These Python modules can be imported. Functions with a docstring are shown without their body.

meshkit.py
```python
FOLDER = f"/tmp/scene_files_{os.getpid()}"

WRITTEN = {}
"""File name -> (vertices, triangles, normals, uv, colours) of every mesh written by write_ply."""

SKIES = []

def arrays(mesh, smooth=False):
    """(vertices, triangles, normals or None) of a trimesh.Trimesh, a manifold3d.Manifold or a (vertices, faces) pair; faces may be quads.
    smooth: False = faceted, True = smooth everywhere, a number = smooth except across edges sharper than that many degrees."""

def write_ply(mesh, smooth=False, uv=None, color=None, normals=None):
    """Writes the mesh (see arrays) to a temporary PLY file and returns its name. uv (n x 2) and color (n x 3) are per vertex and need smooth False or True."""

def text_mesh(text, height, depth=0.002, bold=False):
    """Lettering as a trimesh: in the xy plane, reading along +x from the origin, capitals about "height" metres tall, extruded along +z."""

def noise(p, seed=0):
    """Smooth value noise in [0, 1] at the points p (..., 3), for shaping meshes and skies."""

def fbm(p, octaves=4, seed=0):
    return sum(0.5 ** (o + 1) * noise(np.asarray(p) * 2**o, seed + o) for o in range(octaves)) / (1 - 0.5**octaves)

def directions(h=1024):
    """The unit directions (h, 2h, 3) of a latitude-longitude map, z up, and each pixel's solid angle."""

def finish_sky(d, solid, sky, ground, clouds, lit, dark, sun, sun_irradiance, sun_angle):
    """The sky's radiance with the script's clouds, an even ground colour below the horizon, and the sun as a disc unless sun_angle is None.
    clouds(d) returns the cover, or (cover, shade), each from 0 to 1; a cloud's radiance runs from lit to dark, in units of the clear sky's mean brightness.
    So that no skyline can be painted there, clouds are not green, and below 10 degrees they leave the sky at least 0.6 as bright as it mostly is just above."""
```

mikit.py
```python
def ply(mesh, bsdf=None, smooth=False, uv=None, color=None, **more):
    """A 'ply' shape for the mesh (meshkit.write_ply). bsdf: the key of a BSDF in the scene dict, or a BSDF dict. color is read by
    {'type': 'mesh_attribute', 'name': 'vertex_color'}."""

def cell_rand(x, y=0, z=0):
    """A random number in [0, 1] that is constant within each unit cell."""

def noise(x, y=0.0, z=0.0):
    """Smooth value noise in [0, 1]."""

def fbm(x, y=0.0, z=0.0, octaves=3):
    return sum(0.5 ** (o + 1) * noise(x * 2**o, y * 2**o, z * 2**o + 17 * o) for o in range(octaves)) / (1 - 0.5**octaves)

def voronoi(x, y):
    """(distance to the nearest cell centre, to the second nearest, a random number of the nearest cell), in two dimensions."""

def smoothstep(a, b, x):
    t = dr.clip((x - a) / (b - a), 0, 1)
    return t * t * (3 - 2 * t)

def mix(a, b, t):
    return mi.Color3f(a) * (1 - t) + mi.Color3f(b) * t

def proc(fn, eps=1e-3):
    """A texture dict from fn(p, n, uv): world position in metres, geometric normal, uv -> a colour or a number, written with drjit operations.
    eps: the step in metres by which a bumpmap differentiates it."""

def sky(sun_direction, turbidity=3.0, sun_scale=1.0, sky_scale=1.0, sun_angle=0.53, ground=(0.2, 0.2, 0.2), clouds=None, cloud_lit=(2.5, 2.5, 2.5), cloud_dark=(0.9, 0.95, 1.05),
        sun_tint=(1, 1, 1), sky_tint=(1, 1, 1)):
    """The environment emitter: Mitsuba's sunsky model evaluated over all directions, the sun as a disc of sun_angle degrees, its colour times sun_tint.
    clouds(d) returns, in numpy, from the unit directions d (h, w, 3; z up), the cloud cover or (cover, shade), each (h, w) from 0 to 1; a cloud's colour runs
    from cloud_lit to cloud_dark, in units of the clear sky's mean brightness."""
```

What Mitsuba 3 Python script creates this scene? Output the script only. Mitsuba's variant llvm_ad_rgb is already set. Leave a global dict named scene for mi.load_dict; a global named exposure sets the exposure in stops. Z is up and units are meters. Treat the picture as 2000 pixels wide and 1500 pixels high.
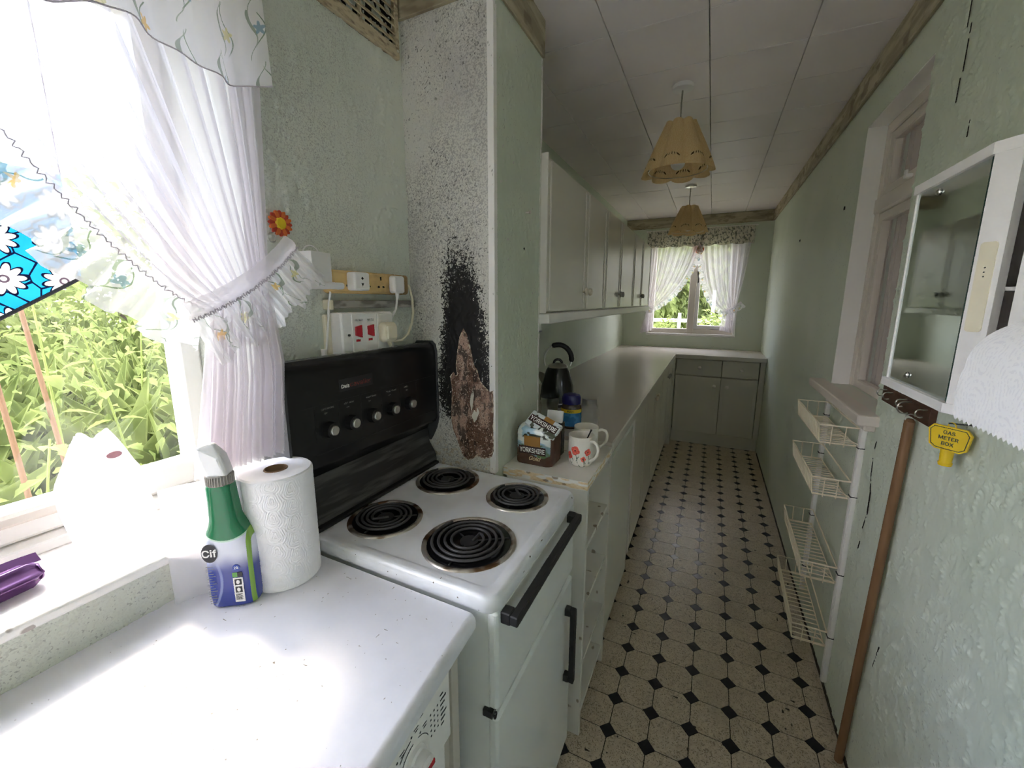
import math, random
import numpy as np, trimesh, drjit as dr, mitsuba as mi, mikit, meshkit
import manifold3d as m3
from shapely.geometry import Polygon, box as sbox, Point
from shapely import affinity
from mikit import noise, fbm, voronoi, cell_rand, smoothstep, mix, proc

T = mi.ScalarTransform4f
PI = math.pi
scene, labels = {}, {}
random.seed(7); rng = np.random.default_rng(11)

# ------------------------------------------------------------------ camera, sky, exposure
EYE = np.array([0.0, 0.0, 1.4027])
FWD = np.array([-0.42918814616536516, 0.8852772380430536, -0.17911378225586005])
DOWN = np.array([0.07951499167088966, -0.16050352936028778, -0.9838272120461344])
FOC, CXP, CYP = 797.403, 998.09, 733.313          # pixels of the 2000 x 1500 frame
scene['camera'] = {'type': 'perspective', 'fov_axis': 'x', 'fov': math.degrees(2 * math.atan(1000 / FOC)),
                   'principal_point_offset_x': (1000 - CXP) / 2000, 'principal_point_offset_y': (750 - CYP) / 1500,
                   'near_clip': 0.01, 'far_clip': 200.0,
                   'to_world': T().look_at(origin=EYE.tolist(), target=(EYE + FWD).tolist(), up=(-DOWN).tolist())}


def cloud_cover(d):
    n = meshkit.fbm(d * 2.2 + 3.1, 4, seed=5)
    return np.clip((n - 0.30) * 3.2, 0, 1) * 0.9, np.clip((n - 0.62) * 2.5, 0, 1)


SUN = (-0.60, 0.10, 0.80)
scene['sky'] = mikit.sky(SUN, turbidity=3.5, sun_scale=0.06, sky_scale=1.0, sun_angle=9.0, ground=(0.16, 0.17, 0.10), clouds=cloud_cover,
                         cloud_lit=(2.0, 1.92, 1.93), cloud_dark=(1.05, 1.0, 1.03), sky_tint=(1.06, 0.985, 0.985))
exposure = 5.9

# ------------------------------------------------------------------ main dimensions (metres)
XL, XLF, XR, YF, YB, ZC = -0.86, -0.92, 0.485, 4.87, -2.05, 2.285
CHX, CHY0, CHY1 = -0.56, 1.045, 1.385              # chimney breast
XG = -1.10                                         # glass of the near window
PAT, PX0, PY0 = 0.122, -0.19968, 1.64232           # floor pattern

# ------------------------------------------------------------------ helpers


def cat(*ms):
    out = []
    for m in ms:
        out += list(m) if isinstance(m, (list, tuple)) else [m]
    return trimesh.util.concatenate(out)


def bx(x0, x1, y0, y1, z0, z1, b=0.0):
    x0, x1 = min(x0, x1), max(x0, x1); y0, y1 = min(y0, y1), max(y0, y1); z0, z1 = min(z0, z1), max(z0, z1)
    if b <= 0:
        m = trimesh.creation.box((x1 - x0, y1 - y0, z1 - z0)); m.apply_translation(((x0 + x1) / 2, (y0 + y1) / 2, (z0 + z1) / 2)); return m
    b = min(b, (x1 - x0) * .49, (y1 - y0) * .49, (z1 - z0) * .49)
    P = []
    for sx, ex in ((x0, b), (x1, -b)):
        for sy, ey in ((y0, b), (y1, -b)):
            for sz, ez in ((z0, b), (z1, -b)):
                P += [(sx, sy + ey, sz + ez), (sx + ex, sy, sz + ez), (sx + ex, sy + ey, sz)]
    return trimesh.Trimesh(np.array(P), process=False).convex_hull


def tri(man):
    m = man.to_mesh()
    return trimesh.Trimesh(m.vert_properties[:, :3], m.tri_verts, process=False)


def man(t):
    t = t.copy(); t.merge_vertices()
    return m3.Manifold(m3.Mesh(np.asarray(t.vertices, np.float32), np.asarray(t.faces, np.uint32)))


def rbx(x0, x1, y0, y1, z0, z1, r=0.01, n=16):
    """box rounded on all edges"""
    r = min(r, (x1 - x0) * .499, (y1 - y0) * .499, (z1 - z0) * .499)
    s = m3.Manifold.sphere(r, n)
    return tri(m3.Manifold.batch_hull([s.translate((x, y, z)) for x in (x0 + r, x1 - r) for y in (y0 + r, y1 - r) for z in (z0 + r, z1 - r)]))


def vbx(x0, x1, y0, y1, z0, z1, r=0.02, b=0.004, n=8):
    """box with round vertical edges of radius r, and small chamfers b"""
    P = []
    for cx, cy, a0 in ((x1 - r, y1 - r, 0), (x0 + r, y1 - r, 90), (x0 + r, y0 + r, 180), (x1 - r, y0 + r, 270)):
        for k in range(n + 1):
            a = math.radians(a0 + 90 * k / n); c, s = math.cos(a), math.sin(a)
            P += [(cx + r * c, cy + r * s, z0 + b), (cx + r * c, cy + r * s, z1 - b), (cx + (r - b) * c, cy + (r - b) * s, z0), (cx + (r - b) * c, cy + (r - b) * s, z1)]
    return trimesh.Trimesh(np.array(P), process=False).convex_hull


def cyl(p0, p1, r0, r1=None, n=24):
    p0, p1 = np.array(p0, float), np.array(p1, float); r1 = r0 if r1 is None else r1
    d = p1 - p0; L = np.linalg.norm(d); d = d / L
    a = np.cross(d, [0, 0, 1] if abs(d[2]) < .9 else [1, 0, 0]); a /= np.linalg.norm(a); c = np.cross(d, a)
    t = np.arange(n) * 2 * PI / n
    ring = np.cos(t)[:, None] * a + np.sin(t)[:, None] * c
    v = np.vstack([p0 + ring * r0, p1 + ring * r1, [p0], [p1]])
    i = np.arange(n); j = (i + 1) % n
    f = np.vstack([np.stack([i, j, j + n], 1), np.stack([i, j + n, i + n], 1), np.stack([j, i, 0 * i + 2 * n], 1), np.stack([i + n, j + n, 0 * i + 2 * n + 1], 1)])
    m = trimesh.Trimesh(v, f, process=False); m.fix_normals() if m.volume < 0 else None
    return m


def tube(path, r, n=8, closed=False):
    P = np.array(path, float); k = len(P)
    r = np.broadcast_to(np.asarray(r, float), (k,))
    tan = np.gradient(P, axis=0) if not closed else np.roll(P, -1, 0) - np.roll(P, 1, 0)
    tan /= np.linalg.norm(tan, axis=1, keepdims=True) + 1e-12
    a = np.cross(tan[0], [0, 0, 1] if abs(tan[0][2]) < .9 else [1, 0, 0]); a /= np.linalg.norm(a)
    A = []
    for t in tan:
        a = a - t * (a @ t); a /= np.linalg.norm(a) + 1e-12; A.append(a)
    A = np.array(A); B = np.cross(tan, A)
    th = np.arange(n) * 2 * PI / n
    V = (P[:, None] + r[:, None, None] * (np.cos(th)[None, :, None] * A[:, None] + np.sin(th)[None, :, None] * B[:, None])).reshape(-1, 3)
    F = []
    for i in range(k if closed else k - 1):
        for j in range(n):
            q = [i * n + j, i * n + (j + 1) % n, ((i + 1) % k) * n + (j + 1) % n, ((i + 1) % k) * n + j]
            F += [[q[0], q[1], q[2]], [q[0], q[2], q[3]]]
    if not closed:
        V = np.vstack([V, P[:1], P[-1:]]); c0, c1 = k * n, k * n + 1
        for j in range(n):
            F += [[(j + 1) % n, j, c0], [(k - 1) * n + j, (k - 1) * n + (j + 1) % n, c1]]
    m = trimesh.Trimesh(V, np.array(F), process=False)
    if m.volume < 0: m.invert()
    return m


def arc(c, r, a0, a1, n, u, v):
    c, u, v = (np.array(q, float) for q in (c, u, v))
    t = np.radians(np.linspace(a0, a1, n))
    return c + r * (np.cos(t)[:, None] * u + np.sin(t)[:, None] * v)


def lathe(prof, c=(0, 0, 0), n=48, uv=False):
    """profile of (r, z) from bottom to top (or closed), round the z axis at c"""
    prof = np.array(prof, float); k = len(prof)
    th = np.linspace(0, 2 * PI, n + 1)
    V = np.stack([prof[:, 0][:, None] * np.cos(th), prof[:, 0][:, None] * np.sin(th), np.repeat(prof[:, 1][:, None], n + 1, 1)], -1).reshape(-1, 3) + np.array(c, float)
    L = np.r_[0, np.cumsum(np.linalg.norm(np.diff(prof, axis=0), axis=1))]
    UV = np.stack([np.repeat((th / (2 * PI))[None], k, 0), np.repeat(L[:, None], n + 1, 1)], -1).reshape(-1, 2)
    i, j = np.meshgrid(np.arange(k - 1), np.arange(n), indexing='ij'); q = i * (n + 1) + j
    F = np.concatenate([np.stack([q, q + 1, q + n + 2], -1).reshape(-1, 3), np.stack([q, q + n + 2, q + n + 1], -1).reshape(-1, 3)])
    m = trimesh.Trimesh(V, F, process=False)
    if not uv:
        m.merge_vertices(); m.update_faces(m.nondegenerate_faces())
    return (m, UV) if uv else m


def sheet(P, uv=False):
    """grid of points (a, b, 3) as a mesh"""
    P = np.array(P, float); a, b = P.shape[:2]
    i, j = np.meshgrid(np.arange(a - 1), np.arange(b - 1), indexing='ij'); q = i * b + j
    F = np.concatenate([np.stack([q, q + b, q + b + 1], -1).reshape(-1, 3), np.stack([q, q + b + 1, q + 1], -1).reshape(-1, 3)])
    return trimesh.Trimesh(P.reshape(-1, 3), F, process=False)


def plate(poly, h, o=(0, 0, 0), u=(1, 0, 0), v=(0, 1, 0)):
    """polygon in the plane (u, v) at o, thickness h along u x v"""
    geoms = getattr(poly, 'geoms', [poly])
    m = cat([trimesh.creation.extrude_polygon(g, h, engine='earcut') for g in geoms if g.area > 1e-10])
    u, v, o = (np.array(q, float) for q in (u, v, o))
    M = np.eye(4); M[:3, 0], M[:3, 1], M[:3, 2], M[:3, 3] = u, v, np.cross(u, v), o
    m.apply_transform(M); return m


def lettering(s, h, o, u, v, depth=.0006, bold=False, width=None, center=False, shear=0):
    m = meshkit.text_mesh(s, h, depth, bold)
    w = m.bounds[1][0] - m.bounds[0][0]
    k = (width / w) if width else 1.0
    m.vertices[:, 0] = (m.vertices[:, 0] - m.bounds[0][0]) * k
    m.vertices[:, 0] += shear * m.vertices[:, 1]
    if center: m.vertices[:, 0] -= w * k / 2; m.vertices[:, 1] -= h / 2
    u, v, o = (np.array(q, float) for q in (u, v, o)); u = u / np.linalg.norm(u); v = v / np.linalg.norm(v)
    M = np.eye(4); M[:3, 0], M[:3, 1], M[:3, 2], M[:3, 3] = u, v, np.cross(u, v), o
    m.apply_transform(M); return m


def rot(m, axis, deg, at=(0, 0, 0)):
    m = m.copy(); m.apply_transform(trimesh.transformations.rotation_matrix(math.radians(deg), axis, at)); return m


def move(m, d):
    m = m.copy(); m.apply_translation(d); return m


_taken = {}


def key_for(name):
    if name not in scene and name not in labels and name not in _taken:
        _taken[name] = 0; return name
    k = _taken.get(name, 0)
    while True:
        k += 1; key = f'{name}_{k:03d}'
        if key not in scene and key not in labels: break
    _taken[name] = k; _taken[key] = 0
    return key


def obj(name, mesh, m, parent=None, smooth=30, label=None, cat=None, group=None, kind=None, **kw):
    key = key_for((parent + '__' if parent else '') + name)
    scene[key] = mikit.ply(mesh, m, smooth=smooth, **kw)
    L = {}
    if label: L['label'] = label
    if cat: L['category'] = cat
    if group: L['group'] = group
    if kind: L['kind'] = kind
    if L: labels[key] = L
    return key


def again(name, like, parent, to_world):
    key = key_for(parent + '__' + name)
    scene[key] = {**scene[like], 'to_world': to_world}
    return key


def thing(name, label, cat, group=None):
    key = key_for(name); labels[key] = {'label': label, 'category': cat}
    if group: labels[key]['group'] = group
    return key


def struct(name, mesh, m, parent=None, label=None, smooth=False, **kw):
    return obj(name, mesh, m, parent, smooth=smooth, label=label, kind=None if parent else 'structure', **kw)


# ------------------------------------------------------------------ materials


def C(*c):
    return {'type': 'rgb', 'value': list(map(float, c))}


def mat(name, col, rough=0.6, metal=0.0, bump=None, scale=1.0, eps=1e-3, spec=0.5, coat=0.0, two=True, rfn=None):
    b = {'type': 'principled', 'base_color': proc(col) if callable(col) else C(*col), 'roughness': proc(rfn) if rfn else float(rough), 'metallic': float(metal), 'specular': float(spec)}
    if coat: b['clearcoat'] = float(coat); b['clearcoat_gloss'] = 0.95
    if bump: b = {'type': 'bumpmap', 'tex': proc(bump, eps), 'scale': float(scale), 'bsdf': b}
    scene[name] = {'type': 'twosided', 'b': b} if two else b
    return name


def along(p, n):
    """wall coordinates (run, height) for upright faces"""
    return dr.select(dr.abs(n.x) > 0.5, p.y, p.x), p.z


def grains(u, v, s, z=0.0):
    """even grain without a visible lattice, mostly 0.25 to 0.75"""
    return (noise(u * s + v * s * 0.6, v * s - u * s * 0.6, z) + noise(u * s * 1.45 - v * s * 0.5, v * s * 1.3 + u * s * 0.5, z + 7.0)) * 0.5


GREEN = (0.555, 0.605, 0.50)


def specks(u, v, s, lo, hi):
    return smoothstep(lo, hi, grains(u, v, s, 3.0)) * smoothstep(0.40, 0.75, noise(u * 9, v * 9, 1.0))


def paper_plain(p, n, uv):
    u, v = along(p, n)
    c = mix(GREEN, (0.60, 0.635, 0.54), smoothstep(0.3, 0.75, fbm(u * 3, v * 3, 2.0, 3)))
    return mix(c, (0.24, 0.24, 0.20), specks(u, v, 170, 0.74, 0.84) * 0.35)


def paper_left(p, n, uv):
    u, v = along(p, n)
    c = mix((0.565, 0.595, 0.525), (0.615, 0.63, 0.565), smoothstep(0.3, 0.7, fbm(u * 4, v * 4, 2.0, 3)))
    grime = smoothstep(0.48, 0.72, grains(u, v, 330, 5.0)) * smoothstep(0.35, 0.75, fbm(u * 5, v * 5, 7.0, 3))
    c = mix(c, (0.27, 0.265, 0.235), grime * 0.40)
    return mix(c, (0.09, 0.09, 0.08), specks(u, v, 300, 0.70, 0.82) * 0.35)


def paper_chimney(p, n, uv):
    """green side face; the face over the cooker is greyed with soot specks and burnt black round the bare patch"""
    u, v = along(p, n)
    side = paper_plain(p, n, uv)
    grain = grains(u, v, 300, 5.0)
    coarse = grains(u, v, 120, 6.0)
    c = mix((0.62, 0.61, 0.565), (0.53, 0.515, 0.49), smoothstep(0.3, 0.7, fbm(u * 6, v * 4, 3.0, 3)))
    film = smoothstep(0.36, 0.72, grains(u, v, 260, 9.0)) * smoothstep(0.22, 0.6, fbm(u * 7, v * 3, 11.0, 3))
    c = mix(c, (0.27, 0.26, 0.25), film * 0.62)
    c = mix(c, (0.05, 0.048, 0.045), smoothstep(0.70, 0.79, grains(u, v, 190, 3.0)) * smoothstep(0.3, 0.6, noise(u * 12, v * 9, 1.0)) * 0.6)
    du = (u + 0.664 + 0.02 * smoothstep(1.3, 1.6, v)) / (0.088 + 0.035 * smoothstep(1.40, 1.15, v))
    plume = dr.exp(-dr.abs(du * du * du)) * smoothstep(1.82, 1.33, v) * smoothstep(0.90, 1.12, v)
    burnt = smoothstep(0.0, 0.22, plume * 1.15 - 0.10 - (grain * 0.6 + coarse * 0.4))
    burnt = dr.maximum(burnt, smoothstep(0.72, 0.95, plume))
    c = mix(c, (0.006, 0.005, 0.005), burnt)
    scorch = smoothstep(0.5, 0.75, grains(u, v, 90, 2.0)) * smoothstep(1.0, 0.9, v)
    c = mix(c, (0.42, 0.30, 0.13), scorch * 0.5)
    return dr.select(n.y < -0.5, c, side)


def cornice_col(p, n, uv):
    u = dr.select(dr.abs(n.x) > 0.5, p.y, p.x)
    g = fbm(u * 7 + 0.6 * noise(u * 3, p.z * 9, 4.0), p.z * 42, 1.0, 4)
    c = mix((0.31, 0.265, 0.175), (0.45, 0.40, 0.285), smoothstep(0.3, 0.7, g))
    return mix(c, (0.19, 0.14, 0.085), smoothstep(0.56, 0.72, fbm(u * 16, p.z * 30, 5.0, 3)) * 0.6)


def ceil_col(p, n, uv):
    return mix((0.755, 0.70, 0.695), (0.80, 0.745, 0.74), fbm(p.x * 5, p.y * 5, 1.0, 3))


def floor_col(p, n, uv):
    g = noise(p.x * 330, p.y * 330, 0.0)
    h = noise(p.x * 150, p.y * 150, 4.0)
    c = mix((0.49, 0.405, 0.30), (0.60, 0.52, 0.41), h)
    c = mix(c, (0.27, 0.21, 0.14), smoothstep(0.58, 0.85, g) * 0.85)
    c = mix(c, (0.40, 0.33, 0.23), smoothstep(0.45, 0.75, fbm(p.x * 7, p.y * 7, 2.0, 3)) * 0.35)
    return mix(c, (0.05, 0.04, 0.03), smoothstep(0.955, 0.975, noise(p.x * 48, p.y * 48, 8.0)))


def worktop_col(p, n, uv):
    c = mix((0.71, 0.71, 0.755), (0.66, 0.66, 0.70), smoothstep(0.4, 0.75, fbm(p.x * 12, p.y * 12, p.z * 12, 3)))
    return mix(c, (0.25, 0.23, 0.21), smoothstep(0.965, 0.98, noise(p.x * 160, p.y * 160, 1.0)))


def hob_col(p, n, uv):
    c = mix((0.72, 0.735, 0.765), (0.66, 0.665, 0.685), smoothstep(0.45, 0.8, fbm(p.x * 16, p.y * 16, p.z * 16, 3)))
    return mix(c, (0.10, 0.07, 0.05), smoothstep(0.925, 0.95, noise(p.x * 90, p.y * 90, p.z * 90)) * 0.9)


def chip_col(p, n, uv):
    """bare chipboard edge with flakes of old paint"""
    c = mix((0.62, 0.47, 0.26), (0.76, 0.63, 0.42), noise(p.x * 160, p.y * 160, p.z * 160))
    c = mix(c, (0.74, 0.72, 0.67), smoothstep(0.45, 0.6, noise(p.x * 40, p.y * 40, p.z * 120)))
    return mix(c, (0.16, 0.09, 0.04), smoothstep(0.78, 0.86, noise(p.x * 34, p.y * 34, p.z * 60)) * 0.7)


def shelf_col(p, n, uv):
    c = mix((0.72, 0.70, 0.65), (0.66, 0.64, 0.585), fbm(p.x * 9, p.y * 9, p.z * 9, 3))
    return mix(c, (0.24, 0.18, 0.12), smoothstep(0.84, 0.9, noise(p.x * 45, p.y * 45, p.z * 30)) * 0.8)


def burnt_col(p, n, uv):
    g = fbm(p.x * 42, p.z * 17, 1.0, 4)
    c = mix((0.15, 0.075, 0.05), (0.45, 0.30, 0.235), smoothstep(0.36, 0.66, g))
    c = mix(c, (0.03, 0.022, 0.02), smoothstep(0.50, 0.70, fbm(p.x * 70, p.z * 32, 6.0, 3)) * 0.85)
    c = mix(c, (0.55, 0.43, 0.36), smoothstep(0.62, 0.74, grains(p.x, p.z, 210, 3.0)) * 0.8)
    return mix(c, (0.02, 0.014, 0.012), smoothstep(0.64, 0.76, grains(p.x, p.z, 330, 8.0)) * 0.8)


def wood_col(p, n, uv):
    g = fbm(p.x * 90, p.y * 90, p.z * 6, 3)
    return mix((0.15, 0.075, 0.032), (0.25, 0.14, 0.07), g)


def dark_wood_col(p, n, uv):
    return mix((0.035, 0.014, 0.008), (0.075, 0.03, 0.018), fbm(p.x * 60, p.y * 9, p.z * 90, 3))


mat('m_plain', paper_plain, 0.55)
mat('m_left', paper_left, 0.6)
mat('m_chimney', paper_chimney, 0.6)
mat('m_cornice', cornice_col, 0.6)
mat('m_ceiling', ceil_col, 0.38)
mat('m_gap', (0.30, 0.28, 0.26), 0.8)
mat('m_tile', floor_col, 0.33)
mat('m_dot', (0.006, 0.007, 0.012), 0.25)
mat('m_grout', (0.035, 0.026, 0.02), 0.6)
mat('m_worktop', worktop_col, 0.30)
mat('m_counter', (0.50, 0.455, 0.41), 0.28)
mat('m_counter_edge', (0.62, 0.59, 0.54), 0.35)
mat('m_hob', hob_col, 0.16, coat=0.6)
mat('m_enamel', (0.72, 0.74, 0.72), 0.10, coat=1.0)
mat('m_fridge', (0.62, 0.645, 0.58), 0.14, coat=0.8)
mat('m_cabinet', (0.63, 0.605, 0.535), 0.20, coat=0.5)
mat('m_cabinet_edge', (0.76, 0.72, 0.68), 0.35)
mat('m_carcass', (0.50, 0.46, 0.40), 0.5)
mat('m_shelf', shelf_col, 0.45)
mat('m_chip', chip_col, 0.8)
mat('m_burnt', burnt_col, 0.85, bump=lambda p, n, uv: fbm(p.x * 45, p.z * 35, 1.0, 4), scale=0.009)
mat('m_torn', (0.74, 0.70, 0.62), 0.8)
mat('m_torn_edge', lambda p, n, uv: mix((0.20, 0.12, 0.085), (0.60, 0.50, 0.40), smoothstep(0.45, 0.62, grains(p.x, p.z, 120, 1.0))), 0.85)
mat('m_black', (0.008, 0.008, 0.009), 0.22)
mat('m_black_matt', (0.018, 0.018, 0.020), 0.5)
mat('m_charcoal', (0.05, 0.052, 0.055), 0.40)
mat('m_knob_metal', (0.62, 0.60, 0.56), 0.32, metal=0.9)
mat('m_chrome', (0.80, 0.79, 0.76), 0.14, metal=1.0)
mat('m_coil', (0.045, 0.044, 0.046), 0.40)
mat('m_pan', (0.004, 0.004, 0.005), 0.12)


def trim_ring_col(p, n, uv):
    return mix((0.62, 0.58, 0.52), (0.16, 0.085, 0.04), smoothstep(0.45, 0.7, fbm(p.x * 28, p.y * 28, 2.0, 3)))


mat('m_trim_ring', trim_ring_col, 0.28, metal=0.85)
mat('m_print', (0.72, 0.70, 0.66), 0.5)
mat('m_print_dim', (0.20, 0.195, 0.18), 0.5)
mat('m_print_red', (0.16, 0.018, 0.015), 0.5)
mat('m_print_dark', (0.03, 0.03, 0.035), 0.5)
mat('m_white', (0.78, 0.76, 0.75), 0.35)
mat('m_white_paint', (0.80, 0.78, 0.755), 0.40)
mat('m_pink_paint', (0.66, 0.60, 0.54), 0.45)
mat('m_cream', (0.74, 0.68, 0.53), 0.35)
mat('m_socket', lambda p, n, uv: mix((0.66, 0.46, 0.20), (0.30, 0.19, 0.08), smoothstep(0.86, 1.0, p.y + 0.09 * fbm(p.y * 40, p.z * 50, 1.0, 3))), 0.40)
mat('m_hole', (0.01, 0.009, 0.008), 0.7)
mat('m_red', (0.42, 0.02, 0.03), 0.35)
mat('m_grey_duct', lambda p, n, uv: mix((0.42, 0.40, 0.37), (0.20, 0.18, 0.16), smoothstep(0.4, 0.7, fbm(p.y * 25, p.z * 60, 1.0, 3))), 0.5)
mat('m_knob_cream', (0.74, 0.66, 0.55), 0.22)
mat('m_knob_grey', (0.30, 0.28, 0.25), 0.3)
mat('m_wood', wood_col, 0.45)
mat('m_dark_wood', dark_wood_col, 0.35)
mat('m_wire', (0.80, 0.72, 0.56), 0.4)
mat('m_mirror', (0.66, 0.72, 0.71), 0.015, metal=1.0)
mat('m_mirror_edge', (0.01, 0.035, 0.034), 0.2)
mat('m_yellow', (0.72, 0.50, 0.02), 0.4)
mat('m_shade', (0.60, 0.40, 0.15), 0.7)
mat('m_bulb', (0.80, 0.77, 0.72), 0.2)
mat('m_vent', lambda p, n, uv: mix((0.50, 0.42, 0.28), (0.20, 0.14, 0.085), smoothstep(0.40, 0.8, fbm(p.y * 45, p.z * 120, p.x * 120, 3))), 0.6)
mat('m_paper_towel', (0.86, 0.85, 0.86), 0.85)
mat('m_card', (0.25, 0.16, 0.09), 0.8)
mat('m_sill', lambda p, n, uv: mix((0.84, 0.82, 0.80), (0.20, 0.15, 0.13), smoothstep(0.90, 0.94, noise(p.x * 50, p.y * 50, p.z * 50)) * 0.7), 0.3)


def thin(name, col, diff=1.0, opacity=None, rough=0.8):
    b = {'type': 'principledthin', 'base_color': proc(col) if callable(col) else C(*col), 'roughness': rough, 'diff_trans': diff, 'spec_trans': 0.0, 'eta': 1.3}
    scene[name] = {'type': 'mask', 'opacity': opacity, 'b': b} if opacity else b
    return name


def flower_print(u, v):
    """scattered yellow and blue flowers on thin green stems: (mask of each)"""
    i, j = dr.floor(u), dr.floor(v)
    cx, cy = 0.3 + 0.4 * cell_rand(i, j, 1), 0.3 + 0.4 * cell_rand(i, j, 2)
    x, y = u - i - cx, v - j - cy
    r, th = dr.sqrt(x * x + y * y), dr.atan2(y, x)
    kind = cell_rand(i, j, 5)
    petal = smoothstep(0.03, 0.0, r - 0.13 * (0.72 + 0.28 * dr.cos(5 * th + 6 * kind)))
    leaf = smoothstep(0.02, 0.0, dr.abs(x + 0.18 - 0.12 * dr.sin(7 * y)) - 0.045 * smoothstep(0.32, 0.1, dr.abs(y + 0.1)))
    stem = smoothstep(0.022, 0.008, dr.abs(x - 0.14 * dr.sin(6 * y + 5 * kind))) * smoothstep(0.55, 0.35, dr.abs(y + 0.1))
    return petal, leaf, stem, kind


def frill_col(p, n, uv):
    petal, leaf, stem, kind = flower_print(uv.x * 13, uv.y * 13)
    c = mi.Color3f(0.84, 0.83, 0.83)
    c = mix(c, (0.18, 0.26, 0.17), dr.maximum(stem * 0.9, leaf * 0.75))
    fl = dr.select(kind > 0.55, mi.Color3f(0.75, 0.48, 0.10), dr.select(kind > 0.28, mi.Color3f(0.20, 0.36, 0.46), mi.Color3f(0.72, 0.66, 0.30)))
    return c * (1 - petal * 0.85) + fl * (petal * 0.85)


def far_frill_col(p, n, uv):
    petal, leaf, stem, kind = flower_print(uv.x * 24, uv.y * 24)
    c = mix((0.62, 0.58, 0.50), (0.05, 0.06, 0.05), dr.maximum(dr.maximum(stem, leaf), petal) * 0.9)
    return mix(c, (0.06, 0.07, 0.055), smoothstep(0.55, 0.68, grains(uv.x, uv.y, 60, 2.0)) * 0.8)


thin('m_frill_far', far_frill_col, 0.5, 0.9)
thin('m_sheer', (0.80, 0.76, 0.785), 1.0, 0.64)
thin('m_frill', frill_col, 1.0, 0.80)
thin('m_net', (0.46, 0.36, 0.30), 0.7, 0.9)


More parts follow.
